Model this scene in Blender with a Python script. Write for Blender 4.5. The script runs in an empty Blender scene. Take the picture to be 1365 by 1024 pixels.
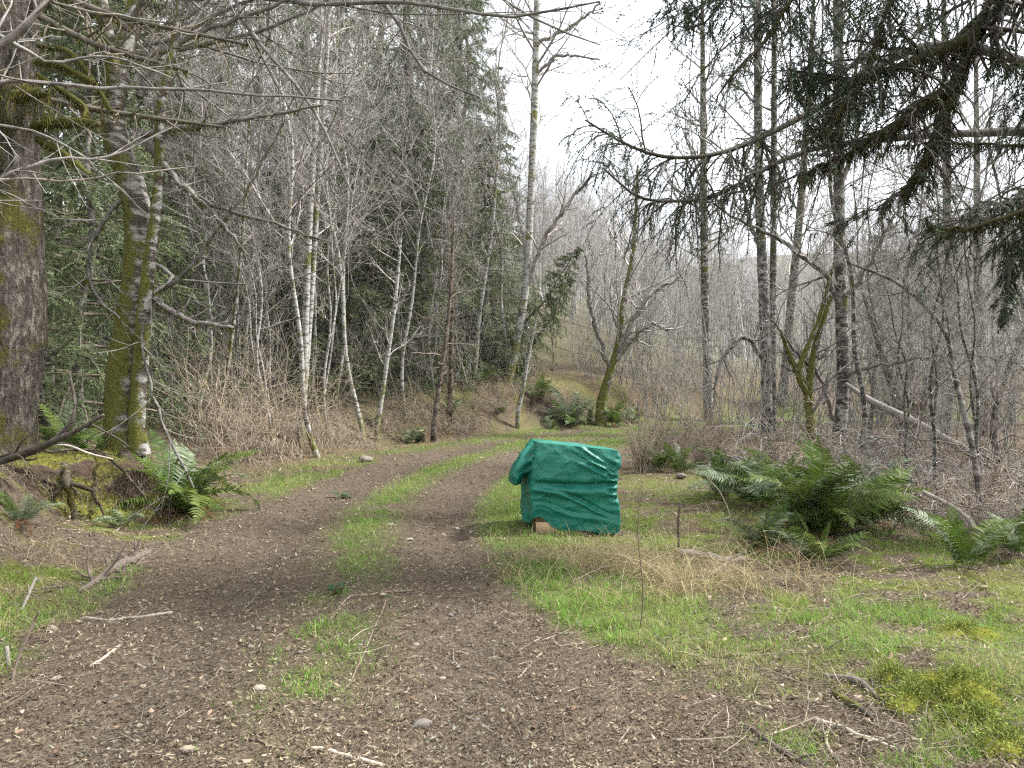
import bpy, math, random
import numpy as np
from mathutils import Vector, Matrix

rng = np.random.default_rng(7)
random.seed(7)
R = math.radians
SC = bpy.context.scene
COL = SC.collection

# ------------------------------------------------------------------ camera
FPX, CX, HY, EYE = 1012.0, 682.5, 500.0, 1.6      # focal length in photo pixels, centre column, horizon row, eye height
cam_d = bpy.data.cameras.new('camera')
cam = bpy.data.objects.new('camera', cam_d); COL.objects.link(cam)
cam.location = (0, 0, EYE); cam.rotation_euler = (R(90), 0, 0)
cam_d.sensor_width = 36.0; cam_d.sensor_fit = 'HORIZONTAL'
cam_d.lens = FPX / 1365.0 * 36.0
cam_d.shift_y = -(512.0 - HY) / 1365.0
cam_d.clip_start = 0.05; cam_d.clip_end = 2000
SC.camera = cam

# ------------------------------------------------------------------ sky, sun, exposure
SUN_EL, SUN_AZ = R(50), R(80)      # azimuth clockwise from +Y (the view direction)
world = bpy.data.worlds.new('World'); SC.world = world
world.use_nodes = True
nt = world.node_tree; nt.nodes.clear()
w_out = nt.nodes.new('ShaderNodeOutputWorld'); w_bg = nt.nodes.new('ShaderNodeBackground')
w_sky = nt.nodes.new('ShaderNodeTexSky'); w_sky.sky_type = 'NISHITA'; w_sky.sun_disc = False
w_sky.sun_elevation = SUN_EL; w_sky.sun_rotation = SUN_AZ
w_sky.air_density = 1.0; w_sky.dust_density = 3.0; w_sky.ozone_density = 1.0
w_tc = nt.nodes.new('ShaderNodeTexCoord')
w_no = nt.nodes.new('ShaderNodeTexNoise'); w_no.inputs['Scale'].default_value = 2.2
w_no.inputs['Detail'].default_value = 6; w_no.inputs['Roughness'].default_value = 0.55
w_ra = nt.nodes.new('ShaderNodeValToRGB')
w_ra.color_ramp.elements[0].position = 0.30; w_ra.color_ramp.elements[0].color = (0.55, 0.55, 0.55, 1)
w_ra.color_ramp.elements[1].position = 0.62; w_ra.color_ramp.elements[1].color = (0.97, 0.97, 0.97, 1)
w_mx = nt.nodes.new('ShaderNodeMix'); w_mx.data_type = 'RGBA'
w_mx.inputs[7].default_value = (9.6, 9.9, 10.3, 1)       # thin white cloud
nt.links.new(w_tc.outputs['Generated'], w_no.inputs['Vector'])
nt.links.new(w_no.outputs['Fac'], w_ra.inputs['Fac'])
nt.links.new(w_ra.outputs['Color'], w_mx.inputs[0])
nt.links.new(w_sky.outputs['Color'], w_mx.inputs[6])
nt.links.new(w_mx.outputs[2], w_bg.inputs['Color'])
w_bg.inputs['Strength'].default_value = 0.05
nt.links.new(w_bg.outputs['Background'], w_out.inputs['Surface'])

sun_d = bpy.data.lights.new('sun', 'SUN'); sun_d.energy = 2.4; sun_d.angle = R(7); sun_d.color = (1.0, 0.985, 0.96)
sun = bpy.data.objects.new('sun', sun_d); COL.objects.link(sun)
sdir = Vector((math.sin(SUN_AZ) * math.cos(SUN_EL), math.cos(SUN_AZ) * math.cos(SUN_EL), math.sin(SUN_EL)))
sun.rotation_euler = sdir.to_track_quat('Z', 'Y').to_euler(); sun.location = (20, 10, 40)

SC.view_settings.view_transform = 'Standard'; SC.view_settings.look = 'None'
SC.view_settings.gamma = 1.0; SC.view_settings.exposure = 2.1
SC.view_settings.use_curve_mapping = False
cy = SC.cycles
cy.max_bounces = 5; cy.diffuse_bounces = 3; cy.glossy_bounces = 2; cy.transmission_bounces = 3; cy.transparent_max_bounces = 6
cy.use_adaptive_sampling = True; cy.adaptive_threshold = 0.02
cy.use_denoising = False
cy.pixel_filter_type = 'BLACKMAN_HARRIS'; cy.filter_width = 1.25
cy.sample_clamp_indirect = 4.0

# ------------------------------------------------------------------ numeric helpers
def sstep(a, b, x):
    t = np.clip((np.asarray(x, float) - a) / (b - a), 0, 1)
    return t * t * (3 - 2 * t)

def _hash(ix, iy, seed):
    n = (ix.astype(np.int64) * 374761393 + iy.astype(np.int64) * 668265263 + seed * 982451653) & 0x7fffffff
    n = ((n ^ (n >> 13)) * 1274126177) & 0x7fffffff
    n = n ^ (n >> 16)
    return (n & 0xffff) / 65535.0

def vnoise(x, y, seed=0):
    x = np.asarray(x, float); y = np.asarray(y, float)
    ix = np.floor(x); iy = np.floor(y); fx = x - ix; fy = y - iy
    ix = ix.astype(np.int64); iy = iy.astype(np.int64)
    fx = fx * fx * (3 - 2 * fx); fy = fy * fy * (3 - 2 * fy)
    a = _hash(ix, iy, seed); b = _hash(ix + 1, iy, seed); c = _hash(ix, iy + 1, seed); d = _hash(ix + 1, iy + 1, seed)
    return (a + (b - a) * fx) * (1 - fy) + (c + (d - c) * fx) * fy

def fbm(x, y, seed=0, octv=4, gain=0.5):
    s = 0; a = 1.0; t = 0
    for k in range(octv):
        s = s + a * vnoise(np.asarray(x) * 2 ** k + 17.3 * k, np.asarray(y) * 2 ** k - 9.1 * k, seed + k); t += a; a *= gain
    return s / t

def norm(v):
    return v / np.maximum(np.linalg.norm(v, axis=-1, keepdims=True), 1e-9)

def catmull(pts, n):
    p = np.asarray(pts, float)
    if len(p) == 2:
        t = np.linspace(0, 1, n)[:, None]; return p[0] * (1 - t) + p[1] * t
    q = np.vstack([2 * p[0] - p[1], p, 2 * p[-1] - p[-2]])
    seg = np.linalg.norm(np.diff(p[:, :3], axis=0), axis=1); cum = np.r_[0, np.cumsum(seg)]
    out = []
    for u in np.linspace(0, cum[-1], n):
        i = min(np.searchsorted(cum, u, side='right') - 1, len(p) - 2); t = (u - cum[i]) / max(seg[i], 1e-9)
        a, b, c, d = q[i], q[i + 1], q[i + 2], q[i + 3]
        out.append(0.5 * (2 * b + (c - a) * t + (2 * a - 5 * b + 4 * c - d) * t * t + (3 * b - a - 3 * c + d) * t ** 3))
    return np.array(out)

# ------------------------------------------------------------------ the lie of the land
_RC = catmull([(-0.9, -14), (-0.85, -4), (-0.9, 1), (-0.95, 3), (-1.05, 4.5), (-1.32, 6.3), (-1.6, 8.8), (-1.4, 11.6), (-0.75, 14.7),
               (0.35, 17.8), (2.2, 21), (5.2, 24.3), (10, 27.5), (20, 30), (40, 33), (90, 38)], 420)
_RT = norm(np.gradient(_RC, axis=0))

def road_sd(x, y):
    """signed distance from the centre of the track, + to its right, and the arc parameter as Y of the nearest point"""
    x = np.asarray(x, float).ravel(); y = np.asarray(y, float).ravel()
    sd = np.empty_like(x); yy = np.empty_like(x)
    for i in range(0, len(x), 20000):
        dx = x[i:i + 20000, None] - _RC[None, :, 0]; dy = y[i:i + 20000, None] - _RC[None, :, 1]
        d2 = dx * dx + dy * dy; k = d2.argmin(1); r = np.arange(len(k))
        cr = _RT[k, 0] * -dy[r, k] + _RT[k, 1] * dx[r, k]
        sd[i:i + 20000] = np.sign(cr) * np.sqrt(d2[r, k]); yy[i:i + 20000] = _RC[k, 1]
    return sd, yy

_ey = np.array([-20, 0, 3.0, 4.5, 8.5, 11, 13, 16, 18, 21, 25, 60]); _eo = np.array([2.0, 1.9, 1.8, 1.75, 2.15, 2.8, 3.3, 3.0, 2.4, 1.75, 1.8, 2.6])
_hy = np.array([-20, 3.0, 5, 8, 9, 11, 13, 16, 20, 25, 60]); _ho = np.array([0.35, 0.35, 0.5, 0.72, 0.7, 0.35, 0.3, 0.55, 1.35, 1.4, 1.0])

def ground_h(x, y, sd=None, yy=None):
    x = np.asarray(x, float); y = np.asarray(y, float); shp = x.shape
    x = x.ravel(); y = y.ravel()
    if sd is None: sd, yy = road_sd(x, y)
    e = -sd - np.interp(yy, _ey, _eo) + 0.35 * (fbm(x * .9, y * .9, 3) - .5)
    hb = np.interp(yy, _hy, _ho); wn = sstep(5.2, 6.6, yy) * (1 - sstep(9.2, 10.2, yy)); wf = sstep(15, 18, yy)
    near = hb * ((1 - wn) * sstep(0, 1.15 + .2 * wf, e) + wn * (.32 * sstep(0, 1.0, e) + .68 * sstep(.75, 1.35, e)))
    hf = sstep(16, -10, x - 0.12 * y)
    hill = np.where(e > 1.4, e - 1.4, 0.0)
    hill = 30 * (1 - np.exp(-hill * (0.12 + 0.24 * hf) / 30)) * (0.25 + 0.75 * hf)
    h = near + hill
    h = h + 0.10 * (fbm(x * .7, y * .7, 11) - .5) * sstep(.6, 2.5, np.abs(sd)) + 0.05 * (fbm(x * 3.1, y * 3.1, 12) - .5) + 0.022 * (fbm(x * 11, y * 11, 13, 3) - .5)
    rut = np.exp(-((np.abs(sd) - 0.82) / 0.30) ** 2)
    h = h - 0.055 * rut
    h = h - 1.1 * sstep(5.5, 15, sd) * sstep(3, 9, y) + 0.12 * np.exp(-((x - 2.35) / .5) ** 2 - ((y - 3.9) / .45) ** 2)
    h = h + sstep(45, 130, y) * (4 + 12 * sstep(25, 95, x)) * sstep(-40, 30, x)
    h = h + 26 * sstep(140, 330, np.hypot(x, y))
    return h.reshape(shp)

def gz(x, y):
    return float(ground_h(np.array([x]), np.array([y]))[0])

def P(px, py, Y):
    """a photo pixel and a distance from the camera give a point in the place"""
    return np.array([(px - CX) / FPX * Y, Y, EYE + (HY - py) / FPX * Y])

def G(px, Y):
    x = (px - CX) / FPX * Y
    return np.array([x, Y, gz(x, Y)])

# ------------------------------------------------------------------ mesh helpers
class Geo:
    def __init__(s): s.v = []; s.q = []; s.t = []; s.c = []; s.n = 0
    def add(s, v, quads=None, tris=None, col=None):
        v = np.asarray(v, float).reshape(-1, 3)
        if quads is not None and len(quads): s.q.append(np.asarray(quads, np.int64).reshape(-1, 4) + s.n)
        if tris is not None and len(tris): s.t.append(np.asarray(tris, np.int64).reshape(-1, 3) + s.n)
        if col is None: col = np.ones((len(v), 3))
        col = np.asarray(col, float)
        if col.ndim == 1: col = np.tile(col, (len(v), 1))
        s.v.append(v); s.c.append(col); s.n += len(v)
        return s
    def mesh(s, name, mat, origin=(0, 0, 0), smooth=True):
        v = np.vstack(s.v) - np.asarray(origin, float); c = np.vstack(s.c)
        q = np.vstack(s.q) if s.q else np.zeros((0, 4), np.int64); t = np.vstack(s.t) if s.t else np.zeros((0, 3), np.int64)
        me = bpy.data.meshes.new(name)
        me.vertices.add(len(v)); me.vertices.foreach_set('co', v.astype(np.float32).ravel())
        me.loops.add(q.size + t.size); me.loops.foreach_set('vertex_index', np.r_[q.ravel(), t.ravel()].astype(np.int32))
        me.polygons.add(len(q) + len(t))
        me.polygons.foreach_set('loop_start', np.r_[np.arange(len(q)) * 4, q.size + np.arange(len(t)) * 3].astype(np.int32))
        me.update(calc_edges=True)
        if smooth: me.polygons.foreach_set('use_smooth', np.ones(len(q) + len(t), bool))
        ca = me.color_attributes.new('Col', 'FLOAT_COLOR', 'POINT')
        ca.data.foreach_set('color', np.c_[c, np.ones(len(c))].astype(np.float32).ravel())
        if mat is not None: me.materials.append(MAT[mat])
        return me

def link(name, me, parent=None, loc=(0, 0, 0)):
    o = bpy.data.objects.new(name, me); COL.objects.link(o); o.location = loc
    if parent is not None: o.parent = parent
    return o

def tag(o, label=None, cat=None, group=None, kind=None):
    if label: o['label'] = label
    if cat: o['category'] = cat
    if group: o['group'] = group
    if kind: o['kind'] = kind
    return o

def thing(name, label, cat, loc, group=None, rz=0.0, sc=1.0):
    o = bpy.data.objects.new(name, None); COL.objects.link(o)
    o.location = loc; o.rotation_euler = (0, 0, rz); o.scale = (sc, sc, sc); o.empty_display_size = 0.2
    return tag(o, label, cat, group)

def copy_tree(root, loc, rz=0.0, sc=(1, 1, 1), tilt=(0, 0), label=None, group=None):
    c = root.copy(); COL.objects.link(c)
    c.location = loc; c.rotation_euler = (tilt[0], tilt[1], rz); c.scale = sc if hasattr(sc, '__len__') else (sc, sc, sc)
    if label: c['label'] = label
    if group: c['group'] = group
    for ch in KIDS.get(root.name, []):
        d = ch.copy(); COL.objects.link(d); d.parent = c
    return c
KIDS = {}
STUFF = {'twigs', 'needles', 'moss', 'rootlets', 'hanging_moss', 'branches', 'tufts', 'canes', 'crown_boughs', 'crown_needles', 'broken_branches', 'side_twigs', 'dead_limbs'}
def part(name, geo, mat, root, origin=(0, 0, 0), smooth=True):
    o = link(name, geo.mesh(name, mat, origin, smooth), root)
    if name in STUFF: o['kind'] = 'stuff'
    KIDS.setdefault(root.name, []).append(o); return o

def tubes(g, Pn, Rn, m=3, col=(1, 1, 1), cap=False, jitter=0.0):
    """N polylines of K points as m-sided tubes in one go: Pn [N,K,3], Rn [N,K]"""
    Pn = np.asarray(Pn, float); Rn = np.asarray(Rn, float)
    if Pn.ndim == 2: Pn = Pn[None]; Rn = Rn[None]
    N, K, _ = Pn.shape
    if N == 0: return
    T = norm(np.gradient(Pn, axis=1))
    mean = norm(Pn[:, -1] - Pn[:, 0])
    ref = np.where(np.abs(mean[:, 2:3]) < 0.8, np.array([[0, 0, 1.0]]), np.array([[1.0, 0, 0]]))
    ref = np.repeat(ref[:, None, :], K, 1)
    A = norm(np.cross(T, ref)); B = np.cross(T, A)
    th = np.arange(m) / m * 2 * np.pi
    off = A[:, :, None, :] * np.cos(th)[None, None, :, None] + B[:, :, None, :] * np.sin(th)[None, None, :, None]
    rr = Rn[:, :, None, None]
    if jitter: rr = rr * (1 + jitter * (rng.random((N, K, m, 1)) - .5))
    V = Pn[:, :, None, :] + off * rr
    base = (np.arange(N) * K * m)[:, None, None]
    i = np.arange(K - 1)[None, :, None] * m; j = np.arange(m)[None, None, :]; j2 = (j + 1) % m
    Q = np.stack([base + i + j, base + i + j2, base + i + m + j2, base + i + m + j], -1).reshape(-1, 4)
    col = np.asarray(col, float)
    if col.ndim == 1: cc = np.tile(col, (N * K * m, 1))
    elif col.shape[0] == N and col.ndim == 2: cc = np.repeat(col, K * m, 0)
    else: cc = np.repeat(col.reshape(-1, 3), m, 0)
    tri = None
    if cap:
        V = V.reshape(-1, 3); tri = []
        extra = []
        for n in range(N):
            for e in (0, K - 1):
                ci = N * K * m + len(extra); extra.append(Pn[n, e])
                for a in range(m):
                    p, q = n * K * m + e * m + a, n * K * m + e * m + (a + 1) % m
                    tri.append((ci, q, p) if e == 0 else (ci, p, q))
        V = np.vstack([V, extra]); cc = np.vstack([cc, np.tile(cc[-1], (len(extra), 1))])
    g.add(V, Q, tri, cc)

def slivers(g, p, d, L, w, col, bend=0.0):
    """thin two-triangle leaves: root points, directions, lengths, half widths"""
    n = len(p); d = norm(d); L = np.broadcast_to(np.asarray(L, float), (n,))[:, None]; s_ = norm(np.cross(d, rng.normal(size=(n, 3)))) * np.broadcast_to(np.asarray(w, float), (n,))[:, None]
    m_ = p + d * L * .5; tip = p + d * L + np.array([0, 0, -bend]) * L
    i = np.arange(n)[:, None] * 4
    g.add(np.stack([p, m_ + s_, tip, m_ - s_], 1).reshape(-1, 3), None, np.concatenate([i + [[0, 1, 2]], i + [[0, 2, 3]]]), np.repeat(col, 4, 0))

def grow(Pp, Rp, n, t0=.2, t1=1.0, ln=(.3, .6), ang=(40, 70), up=0.15, wob=0.12, K=5, rk=0.5, rmin=.002, taper=.35, lenpow=0.0, flat=0.0, rmax=9.0):
    """n shoots on each of the parent polylines -> child polylines"""
    N, K0, _ = Pp.shape
    t = t0 + (t1 - t0) * (np.arange(n)[None, :] + rng.random((N, n))) / n
    f = t * (K0 - 1); i = np.clip(f.astype(int), 0, K0 - 2); u = (f - i)[..., None]
    r = np.arange(N)[:, None]
    p0 = Pp[r, i] * (1 - u) + Pp[r, i + 1] * u
    tan = norm(Pp[r, i + 1] - Pp[r, i])
    rad = Rp[r, i] * (1 - u[..., 0]) + Rp[r, i + 1] * u[..., 0]
    v = norm(rng.normal(size=tan.shape)); v[..., 2] *= (1 - flat)
    side = norm(np.cross(tan, v))
    if flat: side[..., 2] *= (1 - flat); side = norm(side)
    a = np.radians(ang[0] + (ang[1] - ang[0]) * rng.random((N, n)))[..., None]
    d = norm(tan * np.cos(a) + side * np.sin(a))
    plen = np.linalg.norm(np.diff(Pp, axis=1), axis=2).sum(1)[:, None]
    L = (ln[0] + (ln[1] - ln[0]) * rng.random((N, n))) * plen * (1 - t * lenpow)
    out = np.empty((N, n, K, 3)); out[:, :, 0] = p0
    for k in range(1, K):
        d = norm(d + wob * rng.normal(size=d.shape) + np.array([0, 0, up / K]))
        out[:, :, k] = out[:, :, k - 1] + d * (L / (K - 1))[..., None]
    r0 = np.clip(rad * rk * (.7 + .6 * rng.random((N, n))), rmin, rmax)
    RR = r0[..., None] * np.linspace(1, taper, K)[None, None, :]
    RR = np.maximum(RR, rmin * .6)
    return out.reshape(N * n, K, 3), RR.reshape(N * n, K)

def polyline(pts, n):            # [(px,py,Y,r_px)] -> centre line and radii in metres
    a = np.array([np.r_[P(p[0], p[1], p[2]), p[3] * p[2] / FPX] for p in pts])
    c = catmull(a, n)
    return c[:, :3], np.abs(c[:, 3])

# ------------------------------------------------------------------ materials
MAT = {}
class NB:
    def __init__(s, name):
        m = bpy.data.materials.new(name); m.use_nodes = True; s.m = m; s.t = m.node_tree; s.t.nodes.clear()
        s.out = s.n('ShaderNodeOutputMaterial'); s.b = s.n('ShaderNodeBsdfPrincipled'); s.l(s.b.outputs[0], s.out.inputs[0])
        MAT[name] = m
    def n(s, k, **kw):
        x = s.t.nodes.new(k)
        for a, b in kw.items(): setattr(x, a, b)
        return x
    def l(s, a, b): s.t.links.new(a, b)
    def coord(s, kind='Object', scale=(1, 1, 1)):
        tc = s.n('ShaderNodeTexCoord'); mp = s.n('ShaderNodeMapping'); mp.inputs['Scale'].default_value = scale
        s.l(tc.outputs[kind], mp.inputs[0]); return mp.outputs[0]
    def noise(s, vec, scale, detail=4, rough=.6):
        x = s.n('ShaderNodeTexNoise'); x.inputs['Scale'].default_value = scale; x.inputs['Detail'].default_value = detail
        x.inputs['Roughness'].default_value = rough
        if vec is not None: s.l(vec, x.inputs['Vector'])
        return x.outputs['Fac']
    def ramp(s, fac, *stops):
        x = s.n('ShaderNodeValToRGB'); e = x.color_ramp.elements
        while len(e) < len(stops): e.new(.5)
        for k, (p, c) in enumerate(stops):
            e[k].position = p; e[k].color = (c, c, c, 1) if not hasattr(c, '__len__') else (*c, 1)
        s.l(fac, x.inputs[0]); return x.outputs[0]
    def mix(s, fac, a, b, mode='MIX'):
        x = s.n('ShaderNodeMix', data_type='RGBA', blend_type=mode)
        for v, i in ((fac, 0), (a, 6), (b, 7)):
            if isinstance(v, (int, float)): x.inputs[i].default_value = v
            elif isinstance(v, tuple): x.inputs[i].default_value = (*v, 1)
            else: s.l(v, x.inputs[i])
        return x.outputs[2]
    def math(s, op, a, b=None):
        x = s.n('ShaderNodeMath', operation=op)
        for v, i in ((a, 0), (b, 1)):
            if v is None: continue
            if isinstance(v, (int, float)): x.inputs[i].default_value = v
            else: s.l(v, x.inputs[i])
        return x.outputs[0]
    def col(s): return s.n('ShaderNodeVertexColor', layer_name='Col').outputs[0]
    def fin(s, color, rough=.8, bump=None, bs=.5, bd=.01, spec=.3):
        if isinstance(color, tuple): s.b.inputs['Base Color'].default_value = (*color, 1)
        else: s.l(color, s.b.inputs['Base Color'])
        if isinstance(rough, (int, float)): s.b.inputs['Roughness'].default_value = rough
        else: s.l(rough, s.b.inputs['Roughness'])
        s.b.inputs['Specular IOR Level'].default_value = spec
        if bump is not None:
            x = s.n('ShaderNodeBump'); x.inputs['Strength'].default_value = bs; x.inputs['Distance'].default_value = bd
            s.l(bump, x.inputs['Height']); s.l(x.outputs[0], s.b.inputs['Normal'])
        return s.m
    def leafy(s, color, trans=.3, rough=.55, spec=.25):
        """thin leaf: part of the light comes through"""
        s.fin(color, rough, spec=spec)
        tr = s.n('ShaderNodeBsdfTranslucent'); s.l(color, tr.inputs[0])
        mx = s.n('ShaderNodeMixShader'); mx.inputs[0].default_value = trans
        s.l(s.b.outputs[0], mx.inputs[1]); s.l(tr.outputs[0], mx.inputs[2]); s.l(mx.outputs[0], s.out.inputs[0])

MOSS_A, MOSS_B = (0.075, 0.080, 0.020), (0.20, 0.195, 0.05)

def mk_materials():
    b = NB('ground'); v = b.coord()
    n1 = b.noise(v, 9, 6, .7); n2 = b.noise(v, 60, 4, .7)
    soil = b.mix(b.ramp(n1, (.3, 0), (.7, 1)), (.046, .035, .025), (.13, .100, .068))
    soil = b.mix(b.math('MULTIPLY', b.ramp(n2, (.45, 0), (.62, 1)), .5), soil, (.24, .185, .14))
    g = b.mix(1.0, soil, b.col(), 'MULTIPLY')
    b.fin(g, .95, b.math('ADD', n1, n2), .8, .03, .1)

    b = NB('litter'); b.leafy(b.col(), .12, .7, .2)
    b = NB('grass'); b.leafy(b.col(), .35, .5, .25)
    b = NB('straw'); b.leafy(b.col(), .2, .6, .2)
    b = NB('moss'); v = b.coord(); n = b.noise(v, 30, 4)
    b.fin(b.mix(1.0, b.col(), b.ramp(n, (.3, .6), (.7, 1.2)), 'MULTIPLY'), .95, n, .8, .02, .1)
    b = NB('moss_tuft'); b.leafy(b.col(), .3, .8, .1)

    b = NB('alder_bark')               # pale smooth bark with dark horizontal scars, moss low down and in patches
    v = b.coord(scale=(1, 1, 1.0)); vb = b.coord(scale=(5, 5, 16))
    n1 = b.noise(vb, 1.0, 4, .65); n2 = b.noise(v, 30, 3)
    base = b.mix(b.ramp(n2, (.3, 0), (.7, 1)), (.29, .285, .265), (.46, .45, .425))
    base = b.mix(b.ramp(n1, (.50, 0), (.58, 1)), base, (.11, .095, .08))
    mn = b.noise(v, 2.3, 5, .65); sx = b.n('ShaderNodeSeparateXYZ'); b.l(v, sx.inputs[0])
    hm = b.ramp(b.math('MULTIPLY', sx.outputs[2], .25), (0.0, .16), (.5, .0), (1.0, -.0))
    mm = b.ramp(b.math('ADD', mn, hm), (.56, 0), (.64, 1))
    c = b.mix(mm, base, b.mix(n2, MOSS_A, MOSS_B))
    b.fin(b.mix(1.0, c, b.col(), 'MULTIPLY'), .85, b.math('ADD', n1, n2), .5, .015, .15)

    b = NB('mossy_bark')               # more moss than bark
    v = b.coord(); vb = b.coord(scale=(5, 5, 14)); n1 = b.noise(vb, 1.0, 4); n2 = b.noise(v, 45, 4, .7)
    base = b.mix(b.ramp(n1, (.42, 0), (.54, 1)), (.42, .405, .37), (.10, .085, .07))
    mn = b.noise(v, 3.1, 5, .65); mm = b.ramp(mn, (.47, 0), (.56, 1))
    sx = b.n('ShaderNodeSeparateXYZ'); b.l(v, sx.inputs[0])
    nz = b.n('ShaderNodeNewGeometry'); sn = b.n('ShaderNodeSeparateXYZ'); b.l(nz.outputs['Normal'], sn.inputs[0])
    left = b.math('MULTIPLY', b.math('MULTIPLY', sn.outputs[0], -1), .16)
    hm = b.ramp(b.math('MULTIPLY', sx.outputs[2], .2), (0.0, .13), (.62, .04), (.85, -.0))
    mm = b.ramp(b.math('ADD', b.math('ADD', mn, left), hm), (.44, 0), (.55, 1))
    c = b.mix(mm, base, b.mix(b.ramp(n2, (.3, 0), (.7, 1)), MOSS_A, MOSS_B))
    b.fin(b.mix(1.0, c, b.col(), 'MULTIPLY'), .92, b.math('ADD', b.math('MULTIPLY', n2, 1.5), mm), .9, .02, .1)

    b = NB('spruce_bark')
    v = b.coord(scale=(1, 1, .38)); n0 = b.noise(v, 13, 7, .72); n1 = b.noise(v, 34, 6, .75); n2 = b.noise(b.coord(), 95, 4, .7)
    cr = b.ramp(b.math('ADD', b.math('MULTIPLY', n0, .6), b.math('MULTIPLY', n1, .45)), (.44, 0), (.58, 1))
    base = b.mix(cr, (.05, .04, .034), b.mix(b.ramp(n2, (.35, 0), (.65, 1)), (.12, .10, .082), (.27, .24, .205)))
    mn = b.noise(b.coord(), 2.4, 6, .68)
    nz = b.n('ShaderNodeNewGeometry'); sn = b.n('ShaderNodeSeparateXYZ'); b.l(nz.outputs['Normal'], sn.inputs[0])
    left = b.math('MULTIPLY', sn.outputs[0], -.17)
    mm = b.ramp(b.math('ADD', b.math('ADD', mn, left), b.math('MULTIPLY', n2, .12)), (.43, 0), (.53, 1))
    c = b.mix(mm, base, b.mix(b.ramp(n2, (.35, 0), (.65, 1)), (.06, .062, .016), (.19, .18, .045)))
    b.fin(c, .95, b.math('ADD', cr, b.math('ADD', b.math('MULTIPLY', n2, .5), b.math('MULTIPLY', mm, .6))), 1.0, .035, .08)
    b = NB('shade_bark')               # blotched alder bark, the right-hand trunks' backlit shade put into its colour
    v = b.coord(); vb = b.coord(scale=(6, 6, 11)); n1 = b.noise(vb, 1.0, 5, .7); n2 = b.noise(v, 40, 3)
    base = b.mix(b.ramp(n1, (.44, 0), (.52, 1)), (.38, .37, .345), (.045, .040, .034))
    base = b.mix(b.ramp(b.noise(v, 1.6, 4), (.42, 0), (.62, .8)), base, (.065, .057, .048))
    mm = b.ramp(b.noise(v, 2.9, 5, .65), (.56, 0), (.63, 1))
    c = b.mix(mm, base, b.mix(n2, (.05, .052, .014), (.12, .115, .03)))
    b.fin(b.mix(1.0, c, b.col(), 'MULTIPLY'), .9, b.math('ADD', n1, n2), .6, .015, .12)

    b = NB('dark_bark'); v = b.coord(scale=(6, 6, 10)); n1 = b.noise(v, 1, 5, .65); n2 = b.noise(v, 5, 3)
    c = b.mix(b.ramp(n1, (.4, 0), (.62, 1)), (.055, .045, .04), (.24, .22, .20))
    c = b.mix(b.ramp(b.noise(b.coord(), 2.6, 4), (.55, 0), (.65, 1)), c, MOSS_A)
    b.fin(b.mix(1.0, c, b.col(), 'MULTIPLY'), .9, b.math('ADD', n1, n2), .7, .02, .1)

    b = NB('twig'); v = b.coord(); n1 = b.noise(v, 9, 5, .7); n2 = b.noise(b.coord(scale=(1, 1, 1)), 90, 3, .7)
    c = b.mix(1.0, b.col(), b.ramp(n1, (.35, .45), (.65, 1.25)), 'MULTIPLY')
    b.fin(b.mix(1.0, c, b.ramp(n2, (.35, .7), (.65, 1.15)), 'MULTIPLY'), .8, n2, .4, .004, .2)
    b = NB('needles'); b.leafy(b.col(), .38, .5, .3)
    b = NB('fern'); v = b.coord(scale=(1, 1, 1))
    b.leafy(b.mix(1.0, b.col(), b.ramp(b.noise(v, 5, 3), (.3, .75), (.7, 1.2)), 'MULTIPLY'), .35, .5, .2)
    b = NB('stone'); v = b.coord(); n = b.noise(v, 22, 6, .7)
    b.fin(b.mix(1.0, b.mix(b.ramp(n, (.3, 0), (.7, 1)), (.5, .45, .38), (1, 1, 1)), b.col(), 'MULTIPLY'), .8, n, .5, .01, .3)
    b = NB('dead_wood'); v = b.coord(scale=(40, 40, 6)); n = b.noise(v, 1, 5, .65)
    b.fin(b.mix(1.0, b.ramp(n, (.3, .55), (.7, 1.2)), b.col(), 'MULTIPLY'), .85, n, .6, .01, .2)
    b = NB('root_soil'); v = b.coord(); n = b.noise(v, 18, 5, .7)
    b.fin(b.mix(b.ramp(n, (.3, 0), (.7, 1)), (.05, .034, .024), (.16, .11, .075)), .95, n, .9, .03, .1)

    b = NB('tarp')                     # woven green polythene: fine creases, scuffs
    v = b.coord(); w1 = b.noise(b.coord(scale=(1, 1, 2.4)), 7, 5, .6); vo = b.n('ShaderNodeTexVoronoi', feature='DISTANCE_TO_EDGE'); vo.inputs['Scale'].default_value = 11
    wv = b.n('ShaderNodeVectorMath', operation='ADD'); b.l(v, wv.inputs[0]); cc = b.n('ShaderNodeCombineXYZ')
    for k in range(3): b.l(b.math('MULTIPLY', w1, .25), cc.inputs[k])
    b.l(cc.outputs[0], wv.inputs[1]); b.l(wv.outputs[0], vo.inputs['Vector'])
    crease = b.ramp(vo.outputs['Distance'], (0, 0), (.05, 1))
    n2 = b.noise(v, 40, 4, .6)
    c = b.mix(b.ramp(w1, (.3, 0), (.7, 1)), (.004, .122, .084), (.008, .165, .114))
    c = b.mix(b.math('MULTIPLY', b.math('SUBTRACT', 1.0, crease), .10), c, (.04, .24, .18))
    sc = b.ramp(b.noise(v, 13, 4, .7), (.66, 0), (.72, .35)); c = b.mix(sc, c, (.22, .28, .20))
    b.fin(c, .46, b.math('ADD', b.math('MULTIPLY', crease, .18), b.math('MULTIPLY', w1, .9)), .35, .03, .4)
    b = NB('plywood'); v = b.coord(scale=(3, 3, 30)); n = b.noise(v, 2, 4)
    b.fin(b.mix(n, (.36, .24, .13), (.55, .40, .25)), .8, n, .2, .01, .2)
mk_materials()

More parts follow.
